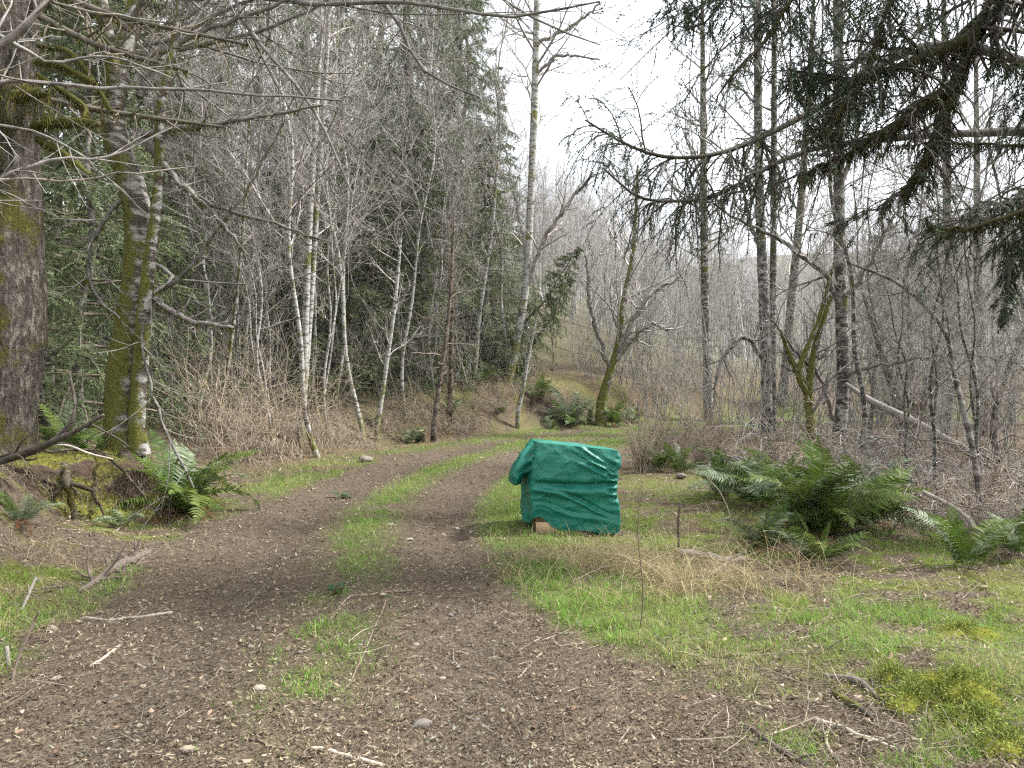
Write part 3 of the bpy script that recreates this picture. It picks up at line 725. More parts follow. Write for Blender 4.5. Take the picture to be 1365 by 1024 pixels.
# ------------------------------------------------------------------ the tarp-covered crate
def tarp_crate():
    Y0 = 7.55
    base = G(770, 8.0); z0 = gz(.65, 7.7)
    # corner columns from the ground up: front-left, front-right, back-right, back-left  (x, y, z rows)
    def col(*r): return np.array(r)
    FL = col((.185, 7.62, .06), (.205, 7.60, .25), (.185, 7.60, .42), (.20, 7.57, .58), (.225, 7.58, .74), (.255, 7.62, .925))
    FR = col((1.075, 7.56, .02), (1.07, 7.54, .20), (1.055, 7.56, .38), (1.04, 7.55, .55), (1.075, 7.55, .70), (1.068, 7.60, .845))
    BR = col((1.06, 8.30, .03), (1.06, 8.30, .22), (1.05, 8.29, .40), (1.05, 8.30, .55), (1.07, 8.32, .70), (1.03, 8.27, .80))
    BL = col((.10, 8.34, .10), (.11, 8.34, .27), (.10, 8.33, .43), (.11, 8.32, .58), (.14, 8.32, .74), (.20, 8.28, .90))
    nv = 80; tt = np.linspace(0, 5, nv)
    def res(c): return np.stack([np.interp(tt, range(6), c[:, k]) for k in range(3)], 1)
    cols = [res(c) for c in (FL, FR, BR, BL)]
    segs = [(0, 1, 100), (1, 2, 40), (2, 3, 44), (3, 0, 48)]
    rows = []
    for (a, b, n) in segs:
        u = np.arange(n) / n
        # round the corners a little
        w = cols[a][:, None] * (1 - u)[None, :, None] + cols[b][:, None] * u[None, :, None]
        if a == 0:     # front face: sagging horizontal folds, a pinched crease at mid height, diagonal pulls
            U, T = np.meshgrid(u, np.linspace(0, 1, nv)); env = np.sin(np.pi * np.clip(U, 0, 1)) ** .5
            crease = .53 + .03 * U - .10 * U * (1 - U)
            w[:, :, 1] += .055 * np.exp(-((T - crease) / .035) ** 2) * env - .035 * np.exp(-((T - crease + .085) / .05) ** 2) * env
            c2 = .44 - .23 * U + .05 * np.sin(U * 5)
            w[:, :, 1] += .03 * np.exp(-((T - c2 - .03) / .022) ** 2) * env - .028 * np.exp(-((T - c2 + .01) / .03) ** 2) * env
            c3 = .25 - .12 * U ** 2 + .02 * np.sin(U * 9)
            w[:, :, 1] += .016 * np.exp(-((T - c3) / .02) ** 2) * env - .018 * np.exp(-((T - c3 + .045) / .03) ** 2) * env
            for (t1, k1, am) in ((1.02, -.42, .024), (1.20, -.55, .026), (.97, -.25, .014), (1.32, -.62, .022)):
                dgl = T - (t1 + k1 * U)
                w[:, :, 1] += (-am * np.exp(-(dgl / .022) ** 2) + am * .8 * np.exp(-((dgl - .045) / .03) ** 2)) * sstep(.35, .7, U) * sstep(.55, .64, T)
            gath = sstep(.82, 1.0, U) * np.exp(-((T - .55) / .2) ** 2)
            w[:, :, 1] += .03 * gath * np.sin(T * 75 + U * 4)
            w[:, :, 0] -= .035 * gath
            rid = lambda a, b_, sd_: 1 - np.abs(2 * fbm(a, b_, sd_, 2) - 1) ** .7
            w[:, :, 1] += .03 * (fbm(U * 5, T * 6, 61) - .5) - .020 * (rid(U * 3 + T * 2, T * 5 - U * 2, 62) - .5) - .008 * (rid(U * 7 - T * 5, T * 8 + U * 4, 63) - .5)
            w[:, :, 2] += (.04 * np.exp(-(U / .22) ** 2) * (1 - T) ** 3 + .012 * np.sin(U * 13) * (1 - T) ** 4)
            # hem lifts at the left corner, baring the plywood
            w[:, :, 2] += .075 * np.exp(-((U - .10) / .13) ** 2) * np.clip(1 - T * 3, 0, 1)
        else:
            U, T = np.meshgrid(u, np.linspace(0, 1, nv)); env = np.sin(np.pi * U)
            nrm = {1: (1, 0), 2: (0, 1), 3: (-1, 0)}[a]
            dd = .05 * (fbm(U * 4 + a * 9, T * 7, 63) - .5) + .022 * (1 - np.abs(2 * fbm(U * 4 + a * 5, T * 7, 64, 2) - 1) - .5)
            if a == 3: dd = dd + .03 * env * np.sin(U * 14 + T * 6) * (1 - T)
            if a == 1: dd = dd + .02 * env * np.sin(T * 24)
            w[:, :, 0] += nrm[0] * dd; w[:, :, 1] += nrm[1] * dd
        rows.append(w)
    W = np.concatenate(rows, 1); nu = W.shape[1]
    # soften corners
    for _ in range(1): W = .7 * W + .15 * (np.roll(W, 1, 1) + np.roll(W, -1, 1))
    g = Geo(); i = (np.arange(nv - 1)[:, None] * nu + np.arange(nu)[None]); j = (np.arange(nv - 1)[:, None] * nu + (np.arange(nu)[None] + 1) % nu)
    g.add(W.reshape(-1, 3), np.stack([i, j, j + nu, i + nu], -1).reshape(-1, 4))
    # top: concentric rings from the rim to the middle, sagging slightly
    rim = W[-1]; cen = rim.mean(0) + np.array([0, 0, .012]); nr = 14; rings = []
    for k in range(nr):
        s = k / (nr - 1); q = rim * (1 - s) + cen * s
        q = q.copy(); q[:, 2] += .012 * math.sin(min(1, s * 4) * math.pi / 2) + (.02 * (fbm(q[:, 0] * 7, q[:, 1] * 7, 65) - .5) if k else 0)
        rings.append(q)
    T_ = np.concatenate(rings); ii = (np.arange(nr - 1)[:, None] * nu + np.arange(nu)[None]); jj = (np.arange(nr - 1)[:, None] * nu + (np.arange(nu)[None] + 1) % nu)
    g.add(T_, np.stack([ii, jj, jj + nu, ii + nu], -1).reshape(-1, 4))
    org = np.array([.62, 7.95, gz(.62, 7.95)])
    root = thing('tarp', 'crumpled green plastic tarp draped over a crate beside the track', 'tarp', org)
    part('cover', g, 'tarp', root, org)
    # the loose flap sticking out at the left, a hollow sleeve of cloth
    K = 20; m = 26; th = np.linspace(0, 2 * np.pi, m, endpoint=False)
    A = catmull([(.30, 7.98, .79), (.17, 7.93, .70), (.06, 7.86, .60), (.025, 7.82, .49)], K)
    rx = np.interp(np.linspace(0, 1, K), [0, .4, .8, 1], [.17, .17, .15, .10]); rz = np.interp(np.linspace(0, 1, K), [0, .4, .8, 1], [.15, .13, .085, .06])
    Tn = norm(np.gradient(A, axis=0)); sv = np.array([0, 1.0, 0]); V = []
    for k in range(K):
        nn = np.cross(Tn[k], sv); fold = 1 + .16 * np.sin(th * 3 + k * .25) + .08 * np.sin(th * 7 - k * .4)
        V.append(A[k] + sv * (np.cos(th) * fold * rx[k] * 1.5)[:, None] + nn * (np.sin(th) * fold * rz[k])[:, None])
    V = np.array(V); g2 = Geo(); i = (np.arange(K - 1)[:, None] * m + np.arange(m)[None]); j = (np.arange(K - 1)[:, None] * m + (np.arange(m)[None] + 1) % m)
    g2.add(V.reshape(-1, 3), np.stack([i, j, j + m, i + m], -1).reshape(-1, 4))
    part('flap', g2, 'tarp', root, org)
    # plywood crate under it
    cr = thing('crate', 'plywood crate almost hidden under the green tarp', 'crate', org)
    def board(nm, c, s):
        gg = Geo(); c = np.array(c); s = np.array(s) / 2; sg = np.array([(a, b, d) for a in (-1, 1) for b in (-1, 1) for d in (-1, 1)])
        gg.add(c + sg * s, [(0, 1, 3, 2), (4, 6, 7, 5), (0, 4, 5, 1), (2, 3, 7, 6), (0, 2, 6, 4), (1, 5, 7, 3)]); part(nm, gg, 'plywood', cr, org, False)
    board('front_panel', (.63, 7.70, .41), (.80, .02, .78)); board('back_panel', (.62, 8.20, .40), (.80, .02, .74)); board('side_panel', (.22, 7.95, .41), (.02, .46, .76)); board('side_panel', (1.0, 7.95, .38), (.02, .46, .70))
    board('bottom_rail', (.47, 7.635, .06), (.46, .04, .12))
tarp_crate()

# ------------------------------------------------------------------ hanging moss helper
def moss_drape(g, line, rad, n, ln, pal=None, w=.006):
    pal = pal if pal is not None else [(.10, .10, .02), (.14, .13, .03), (.18, .165, .045), (.085, .08, .02)]
    K = len(line); f = rng.random(n) * (K - 1); i = np.clip(f.astype(int), 0, K - 2); u = (f - i)[:, None]
    p = line[i] * (1 - u) + line[i + 1] * u; r = rad[i]
    a = rng.random(n) * 6.283; p = p + np.c_[np.cos(a) * r, np.sin(a) * r, -.3 * r]
    L = ln * (.3 + .9 * rng.random(n) ** 2); q = np.empty((n, 3, 3)); q[:, 0] = p
    d = np.c_[.25 * rng.normal(size=(n, 2)), -np.ones(n)]
    for k in range(1, 3): q[:, k] = q[:, k - 1] + norm(d + .25 * rng.normal(size=(n, 3)) * [1, 1, .2]) * (L / 2)[:, None]
    rr = (w * (.6 + .8 * rng.random(n)))[:, None] * np.array([1, .7, .15])[None]
    col = np.array(pal)[rng.integers(0, len(pal), n)] * (.7 + .6 * rng.random((n, 1)))
    tubes(g, q, rr, 3, col)

def moss_sleeve(g, line, rad, col=(.15, .15, .025), m=7, k=1.0):
    tubes(g, line, rad * k * (1 + .35 * (rng.random(len(rad)) - .3)), m, np.array(col), jitter=.35)

# ------------------------------------------------------------------ individual trees traced from the photograph
def big_tree(name, label, stems, mat, nb=24, t0=.35, crown=True, rmin=.003, blen=(.14, .3), ang=(35, 70), nsub=8, ntw=3, base=TW, m=12, limbs=(), up=.5, cat='tree', group=None, jit=.1, moss=0, ltw=12, lwob=.13, n=48, extend=0, mosslen=.12):
    lines = []
    for s in stems:
        l, r = polyline(s, n); lines.append((l, r))
    b = lines[0][0][0].copy(); b[2] = gz(b[0], b[1])
    for l, r in lines:
        if l[0][2] > gz(l[0][0], l[0][1]) - .1 and l is lines[0][0]: l[0][2] = gz(l[0][0], l[0][1]) - .12
    root = thing(name, label, cat, b, group)
    gw, gt, gm = Geo(), Geo(), Geo(); boughs = []
    for l, r in lines:
        gk = Geo(); tubes(gk, l, r, m, jitter=jit); part('trunk', gk, mat, root, b)
        if crown: bare_crown(gw, gt, l, r, nb, t0, blen, ang, up, nsub, ntw, rmin, base=base)
        if moss: moss_drape(gm, l, r, moss, mosslen)
    for s in limbs:
        l, r = polyline(s, 22); r = r * .68; l[1:-1] += (.006 * l[1:-1, 1:2]) * .2 * rng.normal(size=(20, 3)); gl_ = Geo(); tubes(gl_, l, r, 6, twcol(1, base * .8)[0], jitter=.2); boughs.append(gl_)
        b2, r2 = grow(l[None], r[None], ltw, .12, 1, (.12, .35), (30, 65), .25, lwob, 6, .5, rmin, .35); tubes(gt, b2, r2, 3, twcol(len(b2), base))
        b3, r3 = grow(b2, r2, 4, .2, 1, (.25, .55), (28, 60), .15, lwob, 4, .7, rmin * .8, .5); tubes(gt, b3, r3, 3, twcol(len(b3), base))
        if moss: moss_drape(gm, l, r, moss // 4, mosslen)
    for q in boughs: part('bough', q, 'twig', root, b)
    if gw.n: part('branches', gw, 'twig', root, b)
    if gt.n: part('twigs', gt, 'twig', root, b)
    if gm.n: part('hanging_moss', gm, 'moss_tuft', root, b)
    return root

# the thick spruce trunk at the edge of the bank
def left_spruce():
    Y = 8.0
    l, r = polyline([(-22, 640, Y, 70), (-16, 600, Y, 58), (-10, 550, Y, 51), (6, 440, Y, 48), (6, 330, Y, 46), (4, 200, Y, 43), (4, 60, Y, 42), (8, -120, Y, 42), (10, -900, Y, 25), (10, -1500, Y, 8)], 90)
    b = l[0].copy(); b[2] = gz(b[0], b[1]); root = thing('spruce_tree', 'thick scaly spruce trunk with mossy stubs on the rooted bank', 'tree', b)
    g = Geo(); m = 40; th = np.arange(m) / m * 6.283
    K = len(l); flare = 1 + .22 * np.exp(-np.arange(K) / 3.0)[:, None] * np.maximum(0, np.sin(th * 5 + 1))[None]
    rr = r[:, None] * flare * (1 + .09 * (fbm(th[None] * 3 + 0 * l[:, 2:3], l[:, 2:3] * 4 + 0 * th[None], 71) - .5) * 2 + .05 * (rng.random((K, m)) - .5))
    V = l[:, None, :] + np.stack([np.cos(th)[None] * rr, np.sin(th)[None] * rr, np.zeros_like(rr)], -1)
    i = np.arange(K - 1)[:, None] * m + np.arange(m)[None]; j = np.arange(K - 1)[:, None] * m + (np.arange(m)[None] + 1) % m
    g.add(V.reshape(-1, 3), np.stack([i, j, j + m, i + m], -1).reshape(-1, 4)); part('trunk', g, 'spruce_bark', root, b)
    gm = Geo(); gs = Geo(); gd = Geo()
    stubs = [([(45, 168, 7.75, 7), (90, 163, 7.6, 7.5), (132, 165, 7.5, 6)], 1), ([(50, 185, 7.8, 5), (85, 205, 7.7, 6), (120, 235, 7.6, 5)], 1), ([(40, 120, 7.7, 8), (20, 128, 7.4, 9), (58, 122, 7.3, 7)], 1),
             ([(48, 82, 7.8, 5), (80, 86, 7.5, 5), (125, 110, 7.3, 4)], 1), ([(50, 60, 7.8, 4), (100, 75, 7.6, 4), (150, 150, 7.4, 3)], 1), ([(50, 100, 7.9, 4), (110, 140, 7.8, 4), (112, 155, 7.7, 3)], 1)]
    for s, mo in stubs:
        q, qr = polyline(s, 16); gs = Geo(); tubes(gs, q, qr * .55, 6, np.array([.10, .08, .06]), cap=True); part('stub_branch', gs, 'dead_wood', root, b); moss_sleeve(gm, q, qr * .8, (.10, .10, .025)); moss_drape(gm, q, qr, 420, .08, w=.004)
    q, qr = polyline([(20, 90, 7.5, 40), (20, 150, 7.5, 42)], 10); moss_drape(gm, q, qr * .95, 500, .16, w=.006)
    # dead lower limbs with small hanging twigs
    for s in ([(50, 20, 7.9, 5), (130, 60, 7.4, 4), (250, 95, 6.9, 2)], [(50, -20, 8, 5), (150, 20, 7.7, 4), (330, 60, 7.2, 2)], [(45, 130, 8.2, 5), (150, 150, 8.4, 4), (300, 170, 8.6, 2)]):
        q, qr = polyline(s, 16); tubes(gd, q, qr, 5, np.array([.13, .11, .085]))
        b2, r2 = grow(q[None], qr[None], 22, .1, 1, (.1, .3), (40, 80), -.3, .15, 6, .5, .002, .4); tubes(gd, b2, r2, 3, twcol(len(b2), np.array([.2, .17, .13])))
        moss_drape(gm, q, qr, 160, .14, w=.004)
        for k in range(0, len(b2), 2): moss_drape(gm, b2[k], r2[k], 22, .09, w=.003)
    part('dead_limbs', gd, 'twig', root, b); part('moss', gm, 'moss_tuft', root, b)
    # upper live boughs above the frame
    gb, gn = Geo(), Geo(); b1, r1 = grow(l[None], r[None], 26, .55, .98, (.16, .24), (70, 95), -.6, .06, 8, .15, .01, .3, .7)
    tubes(gb, b1, r1, 5, twcol(len(b1), np.array([.14, .11, .09]))); b2, r2 = grow(b1, r1, 14, .15, 1, (.2, .4), (40, 70), -.6, .1, 5, .4, .003, .5, flat=.5)
    sprays(gn, b2, NG, 16, .10, .014); part('crown_boughs', gb, 'twig', root, b); part('crown_needles', gn, 'needles', root, b)
left_spruce()

# the crooked mossy alder beside it, two upper stems
YB = 8.9
big_tree('alder_tree', 'crooked moss-coated alder with white upper stems on the rooted bank',
         [[(170, 640, YB, 34), (167, 600, YB, 25), (163, 540, YB, 23), (172, 450, YB, 21), (183, 380, YB, 20), (186, 300, YB, 18), (172, 235, YB, 17), (152, 175, YB, 16), (158, 100, YB, 13), (176, 30, YB, 11), (188, -60, YB, 9), (200, -300, YB, 6), (190, -520, YB, 2)],
          [(154, 165, YB, 11), (152, 100, YB - .1, 10), (142, 40, YB - .2, 8), (130, -40, YB - .3, 7), (100, -350, YB - .4, 2)],
          [(186, 606, YB - .12, 14), (182, 560, YB - .15, 11), (188, 480, YB - .15, 10), (192, 410, YB - .2, 9), (203, 320, YB - .2, 7.5), (212, 240, YB - .1, 6.5), (214, 150, YB, 6), (232, 60, YB + .1, 5), (245, -60, YB + .2, 4), (250, -300, YB + .2, 2)]],
         'mossy_bark', nb=9, t0=.5, rmin=.0026, moss=700, mosslen=.07, blen=(.1, .26), ang=(45, 85), up=.1, base=TW * .62, lwob=.09,
         limbs=[[(192, 385, YB, 7), (215, 405, YB - .2, 5.5), (250, 425, YB - .4, 4.5), (312, 438, YB - .6, 3.6)],
                [(205, 390, YB, 6), (240, 370, YB - .1, 4.5), (272, 330, YB - .1, 3.5), (330, 250, YB, 2.5), (380, 160, YB, 1.5)],
                [(200, 350, YB, 6), (230, 370, YB, 4), (196, 400, YB - .2, 3), (192, 470, YB - .3, 2.6), (215, 560, YB - .4, 2.4), (258, 650, YB - .5, 2)],
                [(186, 130, YB, 8), (215, 70, YB + .1, 7), (330, 20, YB + .2, 4), (470, -30, YB + .4, 2.5)],
                [(190, 180, YB, 7), (250, 170, YB - .1, 6), (320, 160, YB - .2, 4), (430, 140, YB - .4, 2)],
                [(195, 190, YB, 6), (240, 245, YB - .1, 5), (280, 280, YB - .1, 4), (330, 340, YB - .1, 2)],
                [(230, 235, YB, 4), (280, 272, YB - .1, 4), (340, 290, YB - .2, 3), (430, 320, YB - .3, 2)],
                [(172, 250, YB, 5), (120, 330, YB - .2, 3.5), (125, 390, YB - .3, 3), (160, 425, YB - .4, 2)]])

# rooted mound under these trees
def mound():
    org = np.array([-4.75, 8.4, gz(-4.75, 8.4)])
    root = thing('root_mound', 'mossy undercut root mound at the foot of the spruce and alder', 'root mound', org)
    nu, nv = 110, 40; U, T = np.meshgrid(np.linspace(0, 1, nu), np.linspace(0, 1, nv))
    # a lip of roots and soil running along the bank: flat top, rounded lip, undercut face down to the ground
    ridge = catmull([P(-200, 640, 6.9), P(-60, 622, 7.3), P(50, 616, 7.6), P(120, 610, 8.0), P(178, 612, 8.4), P(206, 650, 8.55), P(222, 700, 8.5)], nu)
    off = np.interp(T, [0, .25, .45, .55, .68, .82, 1], [-.75, -.3, .02, .16, .20, .22, .42])
    drop = np.interp(T, [0, .25, .45, .55, .68, .82, 1], [.10, .0, .03, .16, .45, .75, 1.05])
    off = off + .10 * (fbm(U * 10, T * 4, 81) - .5) + .12 * np.sin(U * 17 + 2 * fbm(U * 5, T, 84)) * sstep(.3, .55, T) * .5
    X = ridge[None, :, 0] + .70 * off; Yv = ridge[None, :, 1] - .71 * off; gh = ground_h(X, Yv)
    top = ridge[None, :, 2] + .05 * (fbm(U * 12, T * 5, 86) - .5) * 2
    Z = top - drop * np.maximum(top - gh, .0); Z = np.where(T < .3, np.maximum(Z, gh + .01), Z) - .03 * (T > .95)
    V = np.stack([X, Yv, Z], -1) + .09 * (np.stack([fbm(U * 40, T * 14, 82 + k, 3) for k in range(3)], -1) - .5)
    mossy = sstep(.42, .56, fbm(U * 11, T * 7, 85) + .14 * (T < .5) + .02)
    g = Geo(); c = lerp(np.tile(np.array([[.075, .052, .038]]), (nu * nv, 1)), mossy.ravel(), (.17, .165, .04))
    i = np.arange(nv - 1)[:, None] * nu + np.arange(nu - 1)[None]
    g.add(V.reshape(-1, 3), np.stack([i, i + 1, i + nu + 1, i + nu], -1).reshape(-1, 4), None, c); part('soil_lip', g, 'moss', root, org)
    gm = Geo(); NM = 16000
    flat = V.reshape(-1, 3); pick = rng.choice(len(flat), NM, p=(mossy.ravel() + .02) / (mossy.ravel() + .02).sum())
    p = flat[pick] + .02 * rng.normal(size=(NM, 3)); moss_pal = np.array([(.15, .15, .03), (.22, .21, .045), (.11, .11, .025), (.29, .27, .07)])
    d = np.c_[.6 * rng.normal(size=(NM, 2)), .1 + .6 * rng.normal(size=NM)]
    slivers(gm, p, d, .022 + .03 * rng.random(NM), .0035, moss_pal[rng.integers(0, 4, NM)] * (.6 + .8 * rng.random((NM, 1)))); part('moss', gm, 'moss_tuft', root, org)
    lip = V[int(nv * .58)]
    def rootlet(pts, r0, r1, mat='dark_bark'):
        q = catmull(pts, 14); q[1:-1] += .012 * rng.normal(size=(12, 3)); gg = Geo(); tubes(gg, q, np.linspace(r0, r1, 14), 8, np.array([.55, .5, .4]), jitter=.35); part('root', gg, mat, root, org)
    rootlet([P(84, 622, 7.75), P(90, 640, 7.5), P(94, 665, 7.45), P(99, 690, 7.45), P(103, 712, 7.5)], .05, .022)
    rootlet([P(88, 640, 7.55), P(78, 655, 7.5), P(66, 672, 7.5), P(58, 700, 7.55)], .03, .010)
    rootlet([P(90, 642, 7.5), P(112, 650, 7.5), P(128, 664, 7.55), P(138, 690, 7.6)], .028, .010)
    rootlet([P(165, 606, 8.5), P(186, 628, 8.4), P(203, 660, 8.4), P(216, 700, 8.4)], .07, .03)
    rootlet([P(120, 600, 8.2), P(155, 615, 7.9), P(185, 655, 7.9), P(215, 690, 7.9)], .02, .010)
    rootlet([P(-20, 612, 7.5), P(60, 602, 7.3), P(110, 598, 7.5), P(150, 606, 7.9)], .018, .008)
    rootlet([P(20, 640, 7.5), P(30, 665, 7.4), P(24, 690, 7.45)], .02, .006)
    gr = Geo(); n = 1500; k = rng.integers(0, nu, n); q = np.empty((n, 5, 3)); q[:, 0] = V[rng.integers(int(nv * .45), int(nv * .95), n), k] + .04 * rng.normal(size=(n, 3)); d = np.c_[.5 * rng.normal(size=(n, 2)), -np.ones(n)]
    for s in range(1, 5): d = norm(d + .35 * rng.normal(size=d.shape)); q[:, s] = q[:, s - 1] + d * (.03 + .05 * rng.random((n, 1)))
    q[:, :, 2] = np.maximum(q[:, :, 2], ground_h(q[:, :, 0], q[:, :, 1]) + .005)
    tubes(gr, q, np.tile(np.linspace(.004, .0015, 5)[None], (n, 1)), 3, twcol(n, np.array([.20, .16, .12]))); part('rootlets', gr, 'twig', root, org)
mound()

# a bare maple just left of the frame whose boughs reach across the top left
big_tree('maple_tree', 'bare maple at the near left bank whose thin pale boughs cross over the spruce', [[(-330, 800, 4.2, 30), (-325, 500, 4.2, 24), (-300, 200, 4.2, 20), (-280, -300, 4.2, 14), (-270, -900, 4.2, 5)]], 'mossy_bark', crown=False, rmin=.0014, base=TW * .7, ltw=9, lwob=.07,
         limbs=[[(-312, 300, 4.2, 12), (-120, 170, 4.5, 7), (0, 110, 4.7, 4.2), (110, 116, 4.9, 3.6), (250, 120, 5.1, 3), (455, 134, 5.3, 1.8)],
                [(-312, 350, 4.2, 10), (-120, 285, 4.4, 6), (0, 238, 4.5, 4), (75, 212, 4.6, 3.4), (150, 207, 4.7, 2.6), (230, 170, 4.9, 1.6)],
                [(-312, 330, 4.2, 9), (-100, 255, 4.4, 5), (20, 238, 4.5, 2.6), (90, 240, 4.6, 2.4), (160, 232, 4.6, 1.9), (260, 222, 4.8, 1.2)],
                [(-300, 220, 4.2, 10), (-100, 180, 4.4, 5), (0, 166, 4.5, 2.8), (60, 180, 4.6, 2.4), (110, 208, 4.7, 1.8), (200, 290, 4.9, 1)],
                [(-300, 200, 4.2, 12), (-60, 90, 4.3, 9), (0, 62, 4.4, 8), (35, 30, 4.4, 6.5), (80, -20, 4.5, 5), (200, -160, 4.7, 3)],
                [(-290, 0, 4.2, 12), (-60, 20, 4.6, 6), (60, 80, 5.0, 3), (150, 75, 5.2, 2.4), (230, 105, 5.4, 1.4)],
                [(-290, -60, 4.2, 10), (-60, -40, 4.6, 5), (100, 10, 5.0, 2.6), (220, 30, 5.2, 1.6)]])

# overhead boughs from a maple that stands out of sight up the left bank
big_tree('maple_tree', 'bare maple on the left bank with long dark boughs arching over the track', [[(0, 590, 12.5, 20), (4, 300, 12.4, 18), (30, 0, 12, 15), (100, -250, 11.5, 12), (170, -480, 11, 6)]], 'mossy_bark', crown=False, rmin=.0024, base=TW * .62,
         limbs=[[(50, -60, 11.8, 8), (220, -40, 10.5, 7), (400, 5, 9.2, 4.5), (520, 3, 8.6, 3.8), (690, 22, 8, 3), (800, 2, 7.8, 1.6)],
                [(66, -120, 11.8, 8), (270, -60, 9.8, 6), (325, 30, 9.4, 4.6), (360, 75, 9.3, 4.2), (420, 150, 9.2, 3), (470, 260, 9.1, 1.8)],
                [(120, -220, 11.5, 9), (360, -120, 10, 6), (510, 0, 9.6, 4), (560, 90, 9.5, 3), (640, 130, 9.4, 1.6)],
                [(28, 40, 12, 7), (180, 70, 11, 6), (260, 62, 10.4, 5), (330, 45, 10, 4), (400, 20, 9.6, 3), (470, -15, 9.3, 2)],
                [(22, 80, 12.1, 7), (200, 60, 11, 5), (300, 15, 10.6, 4), (420, -40, 10, 2.5)],
                [(140, -350, 11.2, 8), (480, -180, 9.5, 5), (620, -40, 9, 3.5), (720, 30, 8.8, 2.4), (800, 60, 8.6, 1.2)]])

# pale alders of the left bank, each traced
def pale(px_list, Y, r0, r1, label, nb=16, mat='alder_bark', t0=.35, **kw):
    n = len(px_list); st = [(x, y, Y, .74 * (r0 + (r1 - r0) * k / (n - 1))) for k, (x, y) in enumerate(px_list)]
    return big_tree('alder_tree', label, [st], mat, nb=nb, t0=t0, m=9, rmin=kw.pop('rmin', .0034), blen=kw.pop('blen', (.10, .22)), **kw)
big_tree('alder_tree', 'pair of straight white alder stems rising from one base behind the bramble',
         [[(400, 590, 15.5, 5.6), (405, 520, 15.5, 5.0), (408, 400, 15.5, 4.6), (415, 250, 15.5, 4.2), (424, 100, 15.5, 3.8), (430, -60, 15.5, 4), (440, -500, 15.5, 1)],
          [(402, 560, 15.6, 4.5), (413, 420, 15.7, 4.2), (424, 250, 15.7, 3.6), (436, 60, 15.7, 3.2), (446, -200, 15.7, 2)]], 'alder_bark', nb=16, t0=.3, rmin=.0032, blen=(.08, .17), m=9)
pale([(318, 520), (332, 400), (344, 220), (352, 60), (356, -260)], 17, 4.5, 1.2, 'slim white alder just left of the paired stems', base=TW)
pale([(285, 590), (305, 480), (322, 330), (330, 200), (345, 0)], 14.5, 4.2, 1.2, 'thin mossy-footed alder leaning over the tan bramble', mat='mossy_bark')
pale([(480, 470), (489, 250), (490, 60), (493, -350)], 24, 5.2, 1.6, 'tall ruler-straight white alder in front of the drooping hemlocks', nb=22, blen=(.06, .14))
pale([(502, 575), (513, 500), (527, 400), (534, 318)], 17.6, 5, 2.6, 'leaning white alder snag with its top broken off', nb=10, blen=(.2, .4), t0=.3)
pale([(545, 480), (552, 330), (557, 180), (558, 0), (560, -260)], 22, 4.6, 1.2, 'slender spotted alder behind the reddish snag', nb=20)
pale([(632, 510), (638, 430), (648, 360), (658, 290), (668, 150)], 22, 5, 1.3, 'curved spotted alder right of the reddish snag', nb=14)
big_tree('alder_tree', 'tall mottled alder bent at its foot beside the leaning fir', [[(672, 530, 22.8, 7), (686, 470, 22.8, 5.6), (700, 390, 22.8, 5.2), (706, 300, 22.8, 5), (712, 150, 22.8, 5), (716, 0, 22.8, 4.4), (722, -200, 22.8, 4), (730, -420, 22.8, 1)]],
         'alder_bark', nb=36, t0=.38, rmin=.0042, blen=(.08, .2), m=10, up=.3,
         limbs=[[(714, 60, 22.8, 3.6), (770, 30, 22.4, 2.8), (800, 5, 22.0, 2)], [(713, 100, 22.8, 3.6), (745, 75, 22.6, 3), (800, 80, 22.4, 1.6)], [(703, 380, 22.8, 5), (725, 320, 22.5, 4.5), (745, 290, 22.2, 4), (790, 230, 21.9, 2.2)], [(706, 350, 22.8, 4), (690, 280, 22.8, 3), (675, 200, 22.8, 2)]])
pale([(690, 548), (698, 515), (704, 480), (716, 420)], 21.4, 4.6, 1.5, 'short bent alder sapling at the edge of the cut bank', nb=8)
big_tree('maple_tree', 'mossy vine maple with spreading crooked limbs at the bend', [[(800, 545, 24, 8), (812, 500, 24, 5.6), (824, 460, 24, 4.8), (832, 400, 24, 4), (845, 330, 24, 3.2), (850, 220, 24, 1.4)]], 'mossy_bark', nb=16, t0=.25, rmin=.0042, blen=(.25, .55), moss=250,
         limbs=[[(820, 480, 24, 6), (845, 450, 23.7, 5), (870, 432, 23.4, 4), (890, 440, 23.2, 3)], [(822, 470, 24, 6), (860, 400, 23.6, 4.5), (905, 370, 23.4, 3)], [(815, 500, 24, 5), (790, 420, 23.7, 4), (780, 340, 23.6, 3)]])

# the reddish debarked snag and the dark one behind it
def snag(label, pts, col, mat='dead_wood', m=9):
    l, r = polyline(pts, 26); b = l[0].copy(); b[2] = gz(b[0], b[1]); l[0][2] = b[2] - .1
    root = thing('dead_snag', label, 'snag', b); g = Geo(); tubes(g, l, r, m, np.array(col), cap=True, jitter=.25); part('trunk', g, mat, root, b)
    gw = Geo(); b1, r1 = grow(l[None], r[None], 22, .2, .97, (.05, .22), (45, 85), -.2, .15, 6, .3, .004, .5); tubes(gw, b1, r1, 4, twcol(len(b1), np.array([.26, .21, .17]))); b2, r2 = grow(b1, r1, 4, .3, 1, (.2, .5), (30, 60), -.1, .15, 4, .6, .0035, .5); tubes(gw, b2, r2, 3, twcol(len(b2), np.array([.3, .26, .22]))); part('broken_branches', gw, 'twig', root, b)
snag('leaning reddish snag with peeling bark at the edge of the track bank', [(577, 580, 18.2, 4.2), (583, 530, 18.2, 3.2), (592, 470, 18.3, 2.8), (600, 400, 18.4, 2.4), (603, 340, 18.4, 1.8), (606, 290, 18.4, 1.0)], (.95, .86, .8), 'dark_bark')
